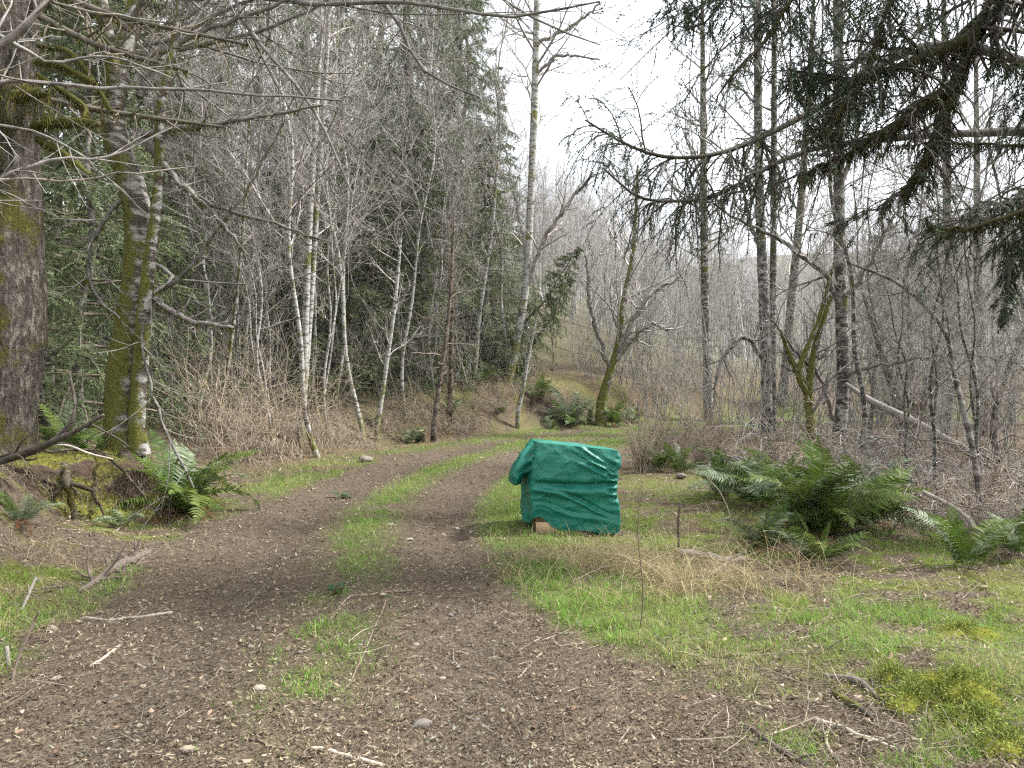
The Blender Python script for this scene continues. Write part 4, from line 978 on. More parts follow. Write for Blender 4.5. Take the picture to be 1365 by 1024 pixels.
snag('dark upright snag close behind the reddish one', [(600, 545, 20, 3.4), (602, 430, 20, 3), (603, 330, 20, 2.2), (602, 285, 20, 1.2)], (.9, .8, .7), 'dark_bark')

# leaning young fir by the mottled alder
o = copy_tree(CON[4], tuple(G(655, 23.6)), .0, (.66, .66, .66), (0, R(36)), 'dark young fir leaning to the right over the cut bank')
o['category'] = 'tree'
o2 = copy_tree(CON[4], tuple(G(690, 24.6)), .0, (.6, .6, .5), (0, R(30)), 'low bushy young fir under the leaning one'); o['group'] = o2['group'] = 'young firs on the left bank'

# right-hand alders
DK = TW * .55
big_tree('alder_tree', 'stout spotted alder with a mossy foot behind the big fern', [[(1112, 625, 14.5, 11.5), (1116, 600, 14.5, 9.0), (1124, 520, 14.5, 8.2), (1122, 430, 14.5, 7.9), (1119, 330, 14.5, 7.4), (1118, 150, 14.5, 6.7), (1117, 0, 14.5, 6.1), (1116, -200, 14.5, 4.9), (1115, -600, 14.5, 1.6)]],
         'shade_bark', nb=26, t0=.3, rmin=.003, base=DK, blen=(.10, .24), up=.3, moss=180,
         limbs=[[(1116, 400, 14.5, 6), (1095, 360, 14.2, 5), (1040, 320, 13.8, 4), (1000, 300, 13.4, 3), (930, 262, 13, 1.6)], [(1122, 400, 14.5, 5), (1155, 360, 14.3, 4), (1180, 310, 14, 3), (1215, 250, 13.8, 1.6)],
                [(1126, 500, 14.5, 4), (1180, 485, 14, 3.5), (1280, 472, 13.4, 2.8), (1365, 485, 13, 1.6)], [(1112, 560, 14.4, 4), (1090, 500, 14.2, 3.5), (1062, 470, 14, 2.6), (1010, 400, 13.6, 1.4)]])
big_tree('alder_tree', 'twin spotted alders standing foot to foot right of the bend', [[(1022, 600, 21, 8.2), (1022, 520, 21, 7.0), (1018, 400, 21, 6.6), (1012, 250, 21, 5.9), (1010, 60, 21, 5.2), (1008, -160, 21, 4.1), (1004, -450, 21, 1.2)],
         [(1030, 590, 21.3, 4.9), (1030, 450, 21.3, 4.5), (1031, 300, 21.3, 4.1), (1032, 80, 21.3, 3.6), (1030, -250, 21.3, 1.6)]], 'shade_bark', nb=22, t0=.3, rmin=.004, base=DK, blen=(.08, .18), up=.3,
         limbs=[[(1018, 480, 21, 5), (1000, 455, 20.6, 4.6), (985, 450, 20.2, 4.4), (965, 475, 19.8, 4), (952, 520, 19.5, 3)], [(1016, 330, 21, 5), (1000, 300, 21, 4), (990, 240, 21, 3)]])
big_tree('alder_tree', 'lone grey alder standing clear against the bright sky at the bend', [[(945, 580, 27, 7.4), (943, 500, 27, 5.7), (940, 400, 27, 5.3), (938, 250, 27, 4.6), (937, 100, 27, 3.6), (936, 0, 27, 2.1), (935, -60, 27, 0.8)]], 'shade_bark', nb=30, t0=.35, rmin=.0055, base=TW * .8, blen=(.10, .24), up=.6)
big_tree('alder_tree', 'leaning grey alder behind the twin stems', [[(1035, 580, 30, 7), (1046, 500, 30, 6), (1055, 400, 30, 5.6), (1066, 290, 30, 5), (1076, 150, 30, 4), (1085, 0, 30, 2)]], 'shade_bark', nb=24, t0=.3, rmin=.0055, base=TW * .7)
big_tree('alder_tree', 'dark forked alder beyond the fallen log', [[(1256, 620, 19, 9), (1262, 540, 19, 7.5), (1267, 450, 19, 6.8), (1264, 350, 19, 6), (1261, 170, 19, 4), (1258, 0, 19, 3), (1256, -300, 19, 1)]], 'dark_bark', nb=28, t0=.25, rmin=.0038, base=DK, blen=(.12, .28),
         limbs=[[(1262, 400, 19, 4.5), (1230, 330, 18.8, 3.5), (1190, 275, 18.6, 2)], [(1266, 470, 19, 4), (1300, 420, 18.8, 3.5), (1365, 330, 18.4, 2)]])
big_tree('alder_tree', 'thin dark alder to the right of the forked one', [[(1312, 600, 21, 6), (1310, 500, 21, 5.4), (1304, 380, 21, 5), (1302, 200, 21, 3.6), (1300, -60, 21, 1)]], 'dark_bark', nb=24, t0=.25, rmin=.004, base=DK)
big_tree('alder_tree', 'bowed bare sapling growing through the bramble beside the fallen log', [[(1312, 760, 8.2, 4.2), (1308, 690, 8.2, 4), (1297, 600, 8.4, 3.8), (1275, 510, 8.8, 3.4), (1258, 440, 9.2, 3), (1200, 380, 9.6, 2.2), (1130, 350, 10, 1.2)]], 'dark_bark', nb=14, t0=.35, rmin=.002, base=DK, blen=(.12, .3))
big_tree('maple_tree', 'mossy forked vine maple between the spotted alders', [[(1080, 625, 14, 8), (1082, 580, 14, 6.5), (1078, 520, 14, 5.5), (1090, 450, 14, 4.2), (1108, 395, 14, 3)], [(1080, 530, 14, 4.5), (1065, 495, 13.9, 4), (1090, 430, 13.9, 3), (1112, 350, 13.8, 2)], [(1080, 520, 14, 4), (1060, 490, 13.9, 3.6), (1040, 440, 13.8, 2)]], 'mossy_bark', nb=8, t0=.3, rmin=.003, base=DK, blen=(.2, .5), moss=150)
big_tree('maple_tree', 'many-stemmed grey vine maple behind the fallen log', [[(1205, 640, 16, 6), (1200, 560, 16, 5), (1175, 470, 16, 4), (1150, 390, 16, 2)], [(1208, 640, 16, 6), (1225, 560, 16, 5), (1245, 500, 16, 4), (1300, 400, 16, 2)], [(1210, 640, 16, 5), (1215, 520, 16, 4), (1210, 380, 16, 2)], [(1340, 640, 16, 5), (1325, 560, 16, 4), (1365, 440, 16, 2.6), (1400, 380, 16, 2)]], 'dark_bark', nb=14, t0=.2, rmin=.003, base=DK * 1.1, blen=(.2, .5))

# ------------------------------------------------------------------ overhanging spruce at the right
ND = [(.034, .060, .028), (.046, .076, .034), (.058, .092, .040), (.040, .070, .038)]
def right_spruce():
    Y = 7.2; tx = 6.35
    zz = gz(tx, 7.6); K = 40
    l = np.c_[np.full(K, tx) + .05 * np.sin(np.linspace(0, 5, K)), np.full(K, 7.6), np.linspace(zz - .2, 22, K)]; r = np.linspace(.36, .05, K) * (1 + .4 * np.exp(-np.arange(K) / 1.5))
    b = np.array([tx, 7.6, zz]); root = thing('spruce_tree', 'spruce at the right edge with moss-hung limbs drooping over the clearing', 'tree', b)
    g = Geo(); tubes(g, l, r, 20, jitter=.08); part('trunk', g, 'spruce_bark', root, b)
    limbs = [([(1560, -160, 7.6, 22), (1430, -90, 7.4, 20), (1340, -5, 7.2, 17), (1290, 50, 7.1, 14), (1240, 72, 7.0, 10), (1180, 95, 6.9, 7.5), (1120, 105, 6.8, 5), (1060, 95, 6.7, 3)], 1),
             ([(1300, 40, 7.1, 15), (1278, 95, 7.1, 11), (1255, 125, 7.0, 9), (1215, 150, 6.9, 7.5), (1170, 180, 6.8, 6), (1110, 215, 6.7, 4), (1020, 248, 6.6, 2.6), (940, 268, 6.5, 1.6), (870, 272, 6.4, 1)], 1),
             ([(1275, 100, 7.1, 9), (1258, 150, 7.0, 8), (1240, 195, 6.9, 6.5), (1215, 240, 6.8, 4.5), (1165, 280, 6.7, 2.6), (1120, 300, 6.6, 1.4)], 1),
             ([(1560, 60, 7.6, 14), (1420, 260, 7.2, 8), (1365, 280, 7.0, 5), (1310, 300, 6.9, 3.6), (1260, 305, 6.8, 2.2), (1235, 290, 6.7, 1.2)], .7),
             ([(1560, -300, 7.6, 16), (1330, -160, 6.9, 9), (1200, -20, 6.6, 6), (1160, 80, 6.5, 4), (1110, 160, 6.4, 2.6), (1060, 190, 6.4, 1.2)], .5),
             ([(1560, -420, 7.6, 14), (1300, -330, 6.6, 9), (1120, -120, 6.2, 6), (1050, 10, 6.1, 4.5), (990, 90, 6.0, 3), (955, 130, 6.0, 1.5)], .3),
             ([(1560, -460, 7.6, 14), (1330, -420, 7.0, 8), (1060, -180, 6.4, 5), (980, -20, 6.3, 3.6), (930, 35, 6.2, 2.6), (890, 32, 6.2, 1.2)], .2),
             ([(1560, -40, 7.6, 10), (1400, 120, 7.3, 5), (1365, 90, 7.0, 3.5), (1320, 75, 6.9, 2)], .5),
             ([(1560, 40, 7.6, 10), (1450, 170, 8.2, 6), (1365, 195, 8.4, 3.4), (1270, 190, 8.6, 2.2), (1180, 195, 8.8, 1.2)], .4)]
    gb, gn, gm = Geo(), Geo(), Geo()
    for k, (s, mo) in enumerate(limbs):
        q, qr = polyline(s, 40); qr = qr * .7; q[2:-1] += .012 * rng.normal(size=(37, 3)); gq = Geo(); tubes(gq, q, qr * .7, 7, np.array([.085, .068, .055]), jitter=.2); part('bough', gq, 'twig', root, b)
        # secondaries droop
        b2, r2 = grow(q[None], qr[None], 54, .16, 1.0, (.09, .24), (35, 75), -.9, .10, 7, .4, .0022, .4, .2, flat=.4); tubes(gb, b2, r2, 3, twcol(len(b2), np.array([.10, .08, .065])))
        b3, r3 = grow(b2, r2, 8, .1, 1.0, (.2, .5), (35, 65), -1.2, .1, 5, .6, .0016, .5); tubes(gb, b3, r3, 3, twcol(len(b3), np.array([.09, .075, .055])))
        dens = {1: .22, 2: .25, 8: .35, 4: .6, 5: .7, 6: .75, 0: .8}.get(k, 1.0)
        keep = rng.random(len(b3)) < (.85 * dens)
        sprays(gn, b3[keep], ND, 24, .034, .0044, .25); kk = rng.random(len(b2)) < .75 * dens; sprays(gn, b2[kk], ND, 34, .034, .0044, .3)
        if k in (1, 2): b3 = b3[::2]
        if mo > .25:
            hm = 26 if k in (1, 2) else 40; moss_sleeve(gm, q[:hm], qr[:hm] * .8, (.065, .058, .024), 9); moss_drape(gm, q[:hm], qr[:hm] * .9, int(1300 * mo), .20, [(.075, .07, .022), (.10, .09, .03), (.06, .055, .02)], .0055)
            for j in range(0, len(b2), 5): moss_drape(gm, b2[j], r2[j], int(16 * mo), .09, [(.09, .085, .028), (.07, .065, .02)], .0032)
    # dense dark clumps of hanging sprigs
    for (px, py, Yc, n, s) in ((1120, 135, 6.7, 100, .30), (1075, 105, 6.6, 70, .24), (1160, 115, 6.8, 70, .28), (1100, 165, 6.6, 60, .2), (1060, 100, 6.6, 40, .18), (905, 5, 6.2, 36, .2), (960, 5, 6.2, 46, .26), (1160, 10, 6.5, 70, .24), (1080, 15, 6.2, 56, .27), (1010, 20, 6.2, 40, .25), (1185, 50, 6.6, 30, .2), (1362, 320, 7.2, 45, .2), (1370, 140, 7.2, 50, .25), (1240, 20, 6.8, 40, .24)):
        c = P(px, py, Yc); p0 = c + s * .55 * rng.normal(size=(n, 3)) * [1, .8, .7]; q = np.empty((n, 5, 3)); q[:, 0] = p0; d = norm(np.c_[.7 * rng.normal(size=(n, 2)), -.35 - rng.random(n)])
        for j in range(1, 5): d = norm(d + .12 * rng.normal(size=d.shape) + [0, 0, -.12]); q[:, j] = q[:, j - 1] + d * s * .22
        tubes(gb, q, np.tile(np.linspace(.003, .0012, 5)[None], (n, 1)), 3, np.array([.08, .065, .05])); sprays(gn, q, ND, 36, .034, .0046, .25)
    part('branches', gb, 'twig', root, b); part('needles', gn, 'needles', root, b); part('hanging_moss', gm, 'moss_tuft', root, b)
    # upper crown out of frame
    gb2, gn2 = Geo(), Geo(); b1, r1 = grow(l[None], r[None], 30, .35, .99, (.14, .2), (75, 100), -.5, .05, 8, .2, .008, .3, .7); tubes(gb2, b1, r1, 5, twcol(len(b1), np.array([.12, .1, .08])))
    b2, r2 = grow(b1, r1, 14, .15, 1, (.2, .4), (40, 70), -.7, .1, 5, .4, .003, .5, flat=.5); tubes(gb2, b2, r2, 3, twcol(len(b2), np.array([.1, .08, .06]))); sprays(gn2, b2, NG, 14, .10, .014)
    part('crown_boughs', gb2, 'twig', root, b); part('crown_needles', gn2, 'needles', root, b)
right_spruce()

# the drooping bough by the sky gap: from a hemlock standing back left of the lone alder
def gap_bough():
    Y = 9.0
    x0 = 8.6; b = np.array([x0, 11.0, gz(x0, 11.0)]); K = 36
    l = np.c_[np.full(K, x0), np.full(K, 11.0), np.linspace(b[2] - .2, 17, K)]; r = np.linspace(.24, .03, K)
    root = thing('hemlock_tree', 'hemlock beyond the right spruce whose long bare boughs sweep across the sky gap', 'tree', b)
    g = Geo(); tubes(g, l, r, 14, jitter=.1); part('trunk', g, 'dark_bark', root, b)
    gb, gn = Geo(), Geo()
    for s in ([(1473, 120, 11, 8), (1250, 60, 10.4, 6), (1080, 150, 9.8, 4.5), (1000, 190, 9.5, 3.6), (940, 208, 9.2, 3), (880, 208, 9, 2.6), (830, 190, 8.8, 2), (780, 160, 8.6, 1.2)],
              [(1473, 170, 11, 8), (1250, 180, 10.2, 5), (1080, 200, 9.6, 3.6), (960, 258, 9.2, 3), (900, 268, 9, 2.4), (850, 262, 8.8, 2), (805, 225, 8.6, 1.2)],
              [(1473, 240, 11, 7), (1390, 300, 10.6, 5), (1350, 340, 10.3, 4), (1340, 420, 10.2, 2)], [(1473, 180, 11, 7), (1400, 240, 10.4, 5), (1345, 270, 10, 3), (1290, 290, 9.8, 1.6)]):
        q, qr = polyline(s, 40); gq = Geo(); tubes(gq, q, qr, 5, np.array([.08, .068, .055]), jitter=.2); part('bough', gq, 'twig', root, b); tail = q[16:] if s[0][1] in (120, 170) and s[1][0] == 1250 else q[12:]; tr = qr[-len(tail):]
        b2, r2 = grow(tail[None], tr[None], 38, .42, 1, (.10, .22), (40, 80), -1.9, .1, 6, .5, .0024, .4, .2, flat=.2); tubes(gb, b2, r2, 3, twcol(len(b2), np.array([.08, .07, .05])))
        b3, r3 = grow(b2, r2, 7, .1, 1, (.25, .55), (35, 65), -1.5, .1, 5, .6, .002, .5); tubes(gb, b3, r3, 3, np.array([.07, .06, .045]))
        sprays(gn, b3[::2], ND, 24, .042, .0062, .3); sprays(gn, b2, ND, 32, .042, .0062, .3)
    b1, r1 = grow(l[None], r[None], 34, .3, .99, (.12, .2), (70, 95), -.6, .05, 8, .25, .006, .3, .7); b1 = b1[(b1[:, -1, 0] > x0 - .2)]; r1 = r1[:len(b1)]
    tubes(gb, b1, r1, 4, np.array([.08, .07, .05])); b2, r2 = grow(b1, r1, 14, .15, 1, (.2, .4), (40, 70), -.8, .1, 5, .4, .003, .5, flat=.5); tubes(gb, b2, r2, 3, np.array([.08, .07, .05])); sprays(gn, b2, NG, 14, .09, .012)
    part('branches', gb, 'twig', root, b); part('needles', gn, 'needles', root, b)
gap_bough()

# ------------------------------------------------------------------ forest behind: every trunk a tree of its own
used = {}
def place(proto, loc, rz, sc, tilt, label, group):
    if proto.name not in used:
        used[proto.name] = 1; proto.location = loc; proto.rotation_euler = (tilt[0], tilt[1], rz); proto.scale = sc; proto['label'] = label; proto['group'] = group; return proto
    return copy_tree(proto, loc, rz, sc, tilt, label, group)

def at(px, Y, dz=0.0):
    p = G(px, Y); p[2] += dz; return tuple(p)
R_ = random
LAB_L = ['slender alder', 'forked alder', 'tall straight alder', 'leaning alder whip', 'alder clump', 'crooked alder sapling', 'dark slender alder', 'dark forked alder']
LAB_R = ['slender dark alder', 'forked dark alder', 'tall dark alder', 'leaning dark alder whip', 'dark alder clump', 'crooked dark sapling', 'blotched alder', 'blotched forked alder']
LAB_F = ['slender grey alder', 'forked grey alder', 'tall grey alder', 'leaning grey alder whip', 'grey alder clump', 'small grey alder', 'dark far alder', 'dark forked far alder']
MARKS = [(5, 'the spruce trunk'), (180, 'the crooked mossy alder'), (300, 'the mossy-footed alder'), (405, 'the paired white alders'), (490, 'the straight white alder'), (515, 'the broken-topped alder'), (590, 'the reddish snag'), (640, 'the curved alder'), (700, 'the mottled alder'),
         (815, 'the vine maple at the bend'), (942, 'the lone grey alder'), (1020, 'the twin alders'), (1120, 'the stout spotted alder'), (1262, 'the dark forked alder'), (1310, 'the thin dark alder'), (1440, 'the right spruce')]
MARKS = [(a, n.replace('the vine maple at the bend', 'the vine maple')) for a, n in MARKS]
ORD = ['first', 'second', 'third', 'fourth', 'fifth', 'sixth', 'seventh', 'eighth', 'ninth', 'tenth', 'eleventh', 'twelfth']
PEND = []
def between(px):
    for (a, na), (b_, nb_) in zip(MARKS, MARKS[1:]):
        if a <= px < b_: return 'between ' + na + ' and ' + nb_
    return 'beyond ' + (MARKS[0][1] if px < MARKS[0][0] else MARKS[-1][1])
def settle(o, px, Y, kind): PEND.append((kind + ' ' + between(px), Y, o))
def finish_labels():
    d = {}
    for k, Y, o in PEND: d.setdefault(k, []).append((Y, o.name, o))
    for k, l in d.items():
        l.sort()
        for i, (Y, _, o) in enumerate(l): o['label'] = k if len(l) == 1 else ORD[min(i, 11)] + ' ' + k

def scatter_trees(n, pxr, Yr, labs, grp, kinds, mind, scr=(.8, 1.25), reject=None):
    pts = []; tries = 0
    while len(pts) < n and tries < n * 60:
        tries += 1; Y = R_.uniform(*Yr); px = R_.uniform(*pxr); x = (px - CX) / FPX * Y
        sd, yy = road_sd(np.array([x]), np.array([Y]))
        if -2.9 < sd[0] < 2.2: continue
        if reject and reject(px, Y, x, sd[0]): continue
        if any((x - a) ** 2 + (Y - b_) ** 2 < mind ** 2 for a, b_ in pts): continue
        pts.append((x, Y)); k = R_.choice(kinds); s = R_.uniform(*scr)
        o = place(ALD[k], (x, Y, gz(x, Y)), R_.random() * 6.28, (s, s, s * R_.uniform(.9, 1.15)), (R_.gauss(0, .05), R_.gauss(0, .05)), labs[k], grp)
        settle(o, px, Y, labs[k])
scatter_trees(80, (190, 700), (14.5, 27), LAB_L, 'alders in the left thicket', [0, 1, 2, 3, 3, 3, 4, 4, 5, 5, 5], .7, (.75, 1.2))
scatter_trees(12, (60, 700), (28, 44), LAB_L, 'alders in the left thicket', [0, 1, 2, 4], 1.5, (.9, 1.3))
scatter_trees(60, (700, 960), (27, 60), LAB_F, 'alders beyond the bend', [0, 1, 4, 3, 5], 1.2, (.6, .95))
scatter_trees(64, (930, 1480), (24, 60), LAB_F, 'alders beyond the bend', [0, 6, 7, 7, 4, 3], 1.3, (.6, .95), lambda px, Y, x, sd: sd > 0 and Y < 26 and px < 1000)
scatter_trees(26, (1140, 1480), (13, 26), LAB_R, 'alders in the right-hand wood', [6, 7, 7, 3, 5, 6], 1.0, (.6, .95))
scatter_trees(9, (1170, 1440), (8.8, 12.5), ['thin dark whip', 'thin forked whip', 'thin tall whip', 'thin leaning whip', 'thin whip clump', 'thin crooked whip', 'thin blotched whip', 'thin blotched forked whip'], 'whips in the right-hand bramble', [3, 5, 7, 7], .7, (.35, .55))
for k, p in enumerate(ALD):
    if p.name not in used: settle(place(p, at(800 + 40 * k, 45), 0, (.7, .7, .7), (0, 0), LAB_F[k], 'alders beyond the bend'), 800 + 40 * k, 45, LAB_F[k])

# conifers on the left hill
for (k, px, Y, s, lab) in ((0, 455, 21.5, .95, 'tall drooping hemlock behind the paired white alders'), (0, 540, 23, 1.0, 'broad drooping hemlock behind the straight white alder'), (1, 605, 24, 1.0, 'rounded hemlock behind the reddish snag'), (0, 625, 30, .85, 'hemlock whose tip stands against the sky above the track'),
                           (4, 100, 11.2, 1.0, 'bright green young hemlock between the spruce and the mossy alder'), (4, 135, 14, 1.2, 'bright young hemlock further back between spruce and mossy alder'), (4, 62, 12.6, 1.2, 'bright young hemlock in the shade behind the spruce'), (1, 235, 20, 1.0, 'hemlock behind the crooked mossy alder'), (0, 350, 26, 1.1, 'dark hemlock high on the left slope'),
                           (0, 410, 30, 1.2, 'old hemlock on the ridge behind the left thicket'), (0, 180, 25, 1.2, 'old hemlock on the ridge behind the spruce'), (0, 20, 22, 1.1, 'dark hemlock left of the spruce trunk'), (1, 660, 27, .7, 'short hemlock behind the mottled alder'), (4, 500, 20, .9, 'small hemlock half hidden behind the broken-topped alder'),
                           (4, 640, 23.5, 1.0, 'small hemlock behind the dark snag'), (0, 520, 36, 1.3, 'tallest hemlock on the ridge'), (0, 585, 40, 1.15, 'far hemlock on the ridge next to the tallest'), (1, 295, 22, .9, 'hemlock deep in the thicket behind the mossy-footed alder'), (4, 370, 18.6, .9, 'small hemlock just behind the paired white alders'), (4, 215, 15.5, 1.1, 'young hemlock behind the dark glossy fern'),
                           (4, 440, 18.8, .9, 'small hemlock under the tall drooping one'), (4, 570, 21, 1.0, 'small hemlock behind the reddish snag'), (4, 270, 17.5, .9, 'small hemlock behind the tan bushes')):
    place(CON[k], at(px, Y), R_.random() * 6.28, (s, s, s), (0, 0), lab, 'conifers on the left hill')
# firs in the valley and to the right
for (px, Y, s, lab) in ((962, 62, 1.05, 'pointed fir standing in the gap beyond the lone alder'), (985, 66, .95, 'second fir beside the pointed one in the gap'), (1000, 70, .7, 'small far fir right of the pointed pair'), (1175, 26, .75, 'young fir with open boughs behind the stout alder'), (1205, 30, .6, 'smaller young fir behind the open-boughed one'),
                        (1372, 24, .9, 'fir at the right edge of the wood'), (930, 75, .7, 'small far fir left of the gap'), (860, 40, .45, 'low fir under the maple at the bend')):
    place(CON[2], at(px, Y), R_.random() * 6.28, (s, s, s), (0, 0), lab, 'firs beyond the clearing')
place(CON[4], at(60, 10.5), 1.2, (.45, .45, .45), (0, 0), 'small sapling behind the spruce trunk', 'young firs on the left bank')

# shrubs and bramble
def shrub(proto, px, Y, s, lab, grp, sz=1.0):
    o = place(proto, at(px, Y), R_.random() * 6.28, (s, s, s * sz), (R_.gauss(0, .06), R_.gauss(0, .06)), lab, grp); settle(o, px, Y, lab)
for (px, Y) in ((300, 13), (345, 13.8), (385, 14.4), (320, 14.8), (430, 15.4), (265, 14)):
    shrub(SHR[1], px, Y, R_.uniform(.8, 1.15), 'dense tan bush', 'tan bushes on the left verge')
for (px, Y) in ((225, 14.5), (275, 16), (320, 17), (365, 17.5), (450, 18.5), (520, 20), (555, 20.5), (620, 21.5), (655, 24), (590, 22), (410, 21), (250, 18)):
    shrub(SHR[R_.choice([0, 2])], px, Y, R_.uniform(.8, 1.25), 'fanning grey shrub', 'grey shrubs on the left bank')
for (px, Y) in ((450, 16.4), (500, 18), (530, 18.8), (480, 16.6), (545, 19.6), (590, 19.6), (630, 21), (420, 16.2), (560, 19.4), (610, 20), (660, 22.2), (685, 22.6), (720, 23.4), (745, 24), (770, 24.4)):
    shrub(BRM[2], px, Y, R_.uniform(.55, .8), 'low tangle', 'grey tangles on the left bank')
for (px, Y) in ((790, 27), (835, 27), (860, 25.5), (880, 26.5), (820, 28.5), (780, 29), (890, 28), (905, 29.5), (850, 30)):
    shrub(SHR[R_.choice([0, 2])], px, Y, R_.uniform(.9, 1.3), 'pale many-stemmed shrub', 'pale shrubs at the bend')
for (px, Y) in ((855, 12.5), (895, 13.2), (935, 13.4), (965, 13.2), (900, 15), (945, 15.5), (925, 17), (880, 17.5), (955, 18.5)):
    shrub(SHR[R_.choice([3, 4, 4, 4])], px, Y, R_.uniform(.65, .95), 'low brown bush', 'brown bushes behind the tarp', R_.uniform(.8, 1.3))
for (px, Y) in ((1000, 20), (960, 22), (920, 23), (985, 25), (1050, 19), (1075, 22), (1100, 18), (1140, 19), (1165, 16), (1190, 20), (1230, 17), (1290, 18), (1340, 17), (1390, 19), (1260, 23), (1330, 24), (1130, 25), (1200, 27), (900, 31), (960, 32), (1060, 30)):
    shrub(SHR[R_.choice([0, 2, 2])], px, Y, R_.uniform(.9, 1.4), 'tall bare shrub', 'grey shrubs in the right-hand wood')
for (px, Y) in ((1190, 8.4), (1240, 8.0), (1290, 8.6), (1340, 8.2), (1390, 8.0), (1215, 9.4), (1270, 9.8), (1330, 10), (1380, 10.2), (1170, 10), (1235, 11), (1300, 11.5), (1365, 12), (1180, 12), (1130, 11.5), (1090, 12.4), (1430, 9), (1050, 13), (1250, 13), (1330, 13.5), (1010, 14), (1150, 13.6), (1365, 7.4), (1310, 7.3)):
    shrub(BRM[R_.choice([0, 1, 1, 2])], px, Y, R_.uniform(.9, 1.4) if Y > 8.6 else R_.uniform(.6, .8), 'brown bramble tangle', 'brambles under the right-hand trees')
for p, lab, grp in [(p, 'fanning grey shrub', 'grey shrubs on the left bank') for p in SHR] + [(p, 'brown bramble tangle', 'brambles under the right-hand trees') for p in BRM]:
    if p.name not in used: settle(place(p, at(1260, 10.5), 0, (.8, .8, .8), (0, 0), lab, grp), 1260, 10.5, lab)

finish_labels()
# ------------------------------------------------------------------ far wood on the opposite slope
def far_wood():
    gk = Geo(); nr, nl = 1000, 260; n = nr + nl; Y = np.r_[58 + 175 * rng.random(nr) ** 1.25, rng.uniform(42, 100, nl)]; px = np.r_[rng.uniform(740, 1560, nr), rng.uniform(560, 900, nl)]; x = (px - CX) / FPX * Y; z = ground_h(x, Y)
    H = rng.uniform(7, 12, n); H[nr:] *= .62; K = 4; t = np.linspace(0, 1, K)
    p = np.stack([x[:, None] + t[None] * rng.normal(size=(n, 1)) * .8, Y[:, None] + 0 * t[None], z[:, None] + H[:, None] * t[None]], -1)
    r = (.10 * rng.uniform(.6, 1.2, n))[:, None] * (1 - .85 * t)[None]; base = np.array([.46, .44, .43])
    tubes(gk, p, r, 3, twcol(n, base)); b1, r1 = grow(p, r, 8, .2, 1, (.15, .34), (25, 55), .5, .12, 3, .5, .016, .5); tubes(gk, b1, r1, 3, twcol(len(b1), base))
    b2, r2 = grow(b1, r1, 6, .1, 1, (.3, .7), (25, 55), .3, .12, 2, .7, .012, .5); slivers(gk, b2[:, 0], b2[:, -1] - b2[:, 0], np.linalg.norm(b2[:, -1] - b2[:, 0], axis=1), .016, twcol(len(b2), base * 1.05))
    tag(link('far_wood', gk.mesh('far_wood', 'twig')), 'hazy grey leafless wood covering the far slope', 'wood', kind='stuff')
far_wood()

# ------------------------------------------------------------------ ferns
def fp(px, Y): return tuple(G(px, Y))
fern(fp(1085, 7.6), 1.08, 44, 'largest bushy sword fern at the foot of the stout alder', 8, pale=.16, up=1.1, bias=.14)
fern(fp(1125, 7.9), 1.05, 28, 'sword fern merging with the largest one on its right', 6, pale=.25)
fern(fp(1090, 6.35), .58, 16, 'small upright sword fern in front of the largest one', 4, pale=.3, up=1.3)
fern(fp(1015, 7.0), .62, 14, 'greyish sword fern left of the largest one', 5, pale=.7, up=1.2)
fern(fp(1010, 9.2), 1.05, 26, 'sword fern behind the largest one towards the bend', 2, pale=.25)
fern(fp(965, 9.8), .8, 16, 'spreading sword fern beside the brown bushes', 2, pale=.3)
fern(fp(1045, 10.2), .8, 14, 'sword fern under the mossy vine maple', 0, pale=.2)
fern(fp(1290, 6.3), .66, 12, 'dark sword fern flattened beside the fallen branch at the right', 0, pale=.3)
fern(fp(1365, 6.6), .7, 12, 'dark sword fern at the edge of the bramble', 0, pale=.2)
fern(fp(1160, 9.8), .8, 12, 'sword fern in the bramble behind the largest one', 0, pale=.4)
fern(fp(238, 8.7), 1.15, 34, 'dark glossy sword fern with rusty dead fronds below the mossy alder', 12, pale=.06, up=.6)
fern(fp(215, 9.6), .8, 16, 'paler sword fern just behind the dark glossy one', 2, pale=.4)
fern(fp(120, 8.9), .75, 20, 'sword fern between the spruce and the mossy alder', 2, pale=.15, up=.6)
fern(fp(85, 9.6), .8, 16, 'sword fern behind the spruce trunk', 0, pale=.3)
fern(fp(165, 7.7), .45, 9, 'little fern tucked under the root mound', 2, pale=.3)
fern(fp(30, 6.6), .45, 9, 'little fern on the bank below the spruce', 3, pale=.3)
fern(fp(60, 12), .8, 12, 'sword fern further up behind the spruce trunk', 0, pale=.3)
fern(fp(758, 23.2), 1.5, 28, 'sword fern with painted silvery sheen crowning the cut bank at the bend', 6, pale=.9, up=1.0)
fern(fp(818, 24.2), 1.0, 18, 'green sword fern at the foot of the mossy vine maple', 4, pale=.1)
fern(fp(715, 23.2), 1.0, 16, 'shaded sword fern under the young firs', 6, pale=.05)
fern(fp(545, 18.0), .7, 12, 'thin sword fern beside the reddish snag', 0, pale=.4)
fern(fp(640, 22), .8, 12, 'small sword fern on the cut bank left of the bent alder', 2, pale=.4)
fern(fp(510, 23), 1.0, 14, 'sword fern under the small fir on the slope', 0, pale=.4)
fern(fp(645, 25), 1.1, 14, 'bluish sword fern in the shade of the young firs', 0, pale=.7)
for (px_, Y_, z_, lab_) in ((600, 20.2, .6, 'little fern on the cut bank behind the reddish snag'), (665, 21.6, .6, 'little fern low on the cut bank near the bent sapling'), (690, 23.4, .8, 'fern at the foot of the mottled alder'), (735, 22.2, .6, 'little fern below the silvery fern'), (785, 24.0, .8, 'fern between the silvery fern and the vine maple'), (575, 20.6, .7, 'fern in the shade behind the stump'), (840, 25.5, .8, 'fern right of the vine maple foot')):
    fern(fp(px_, Y_), z_, 10, lab_, 4, pale=.35)
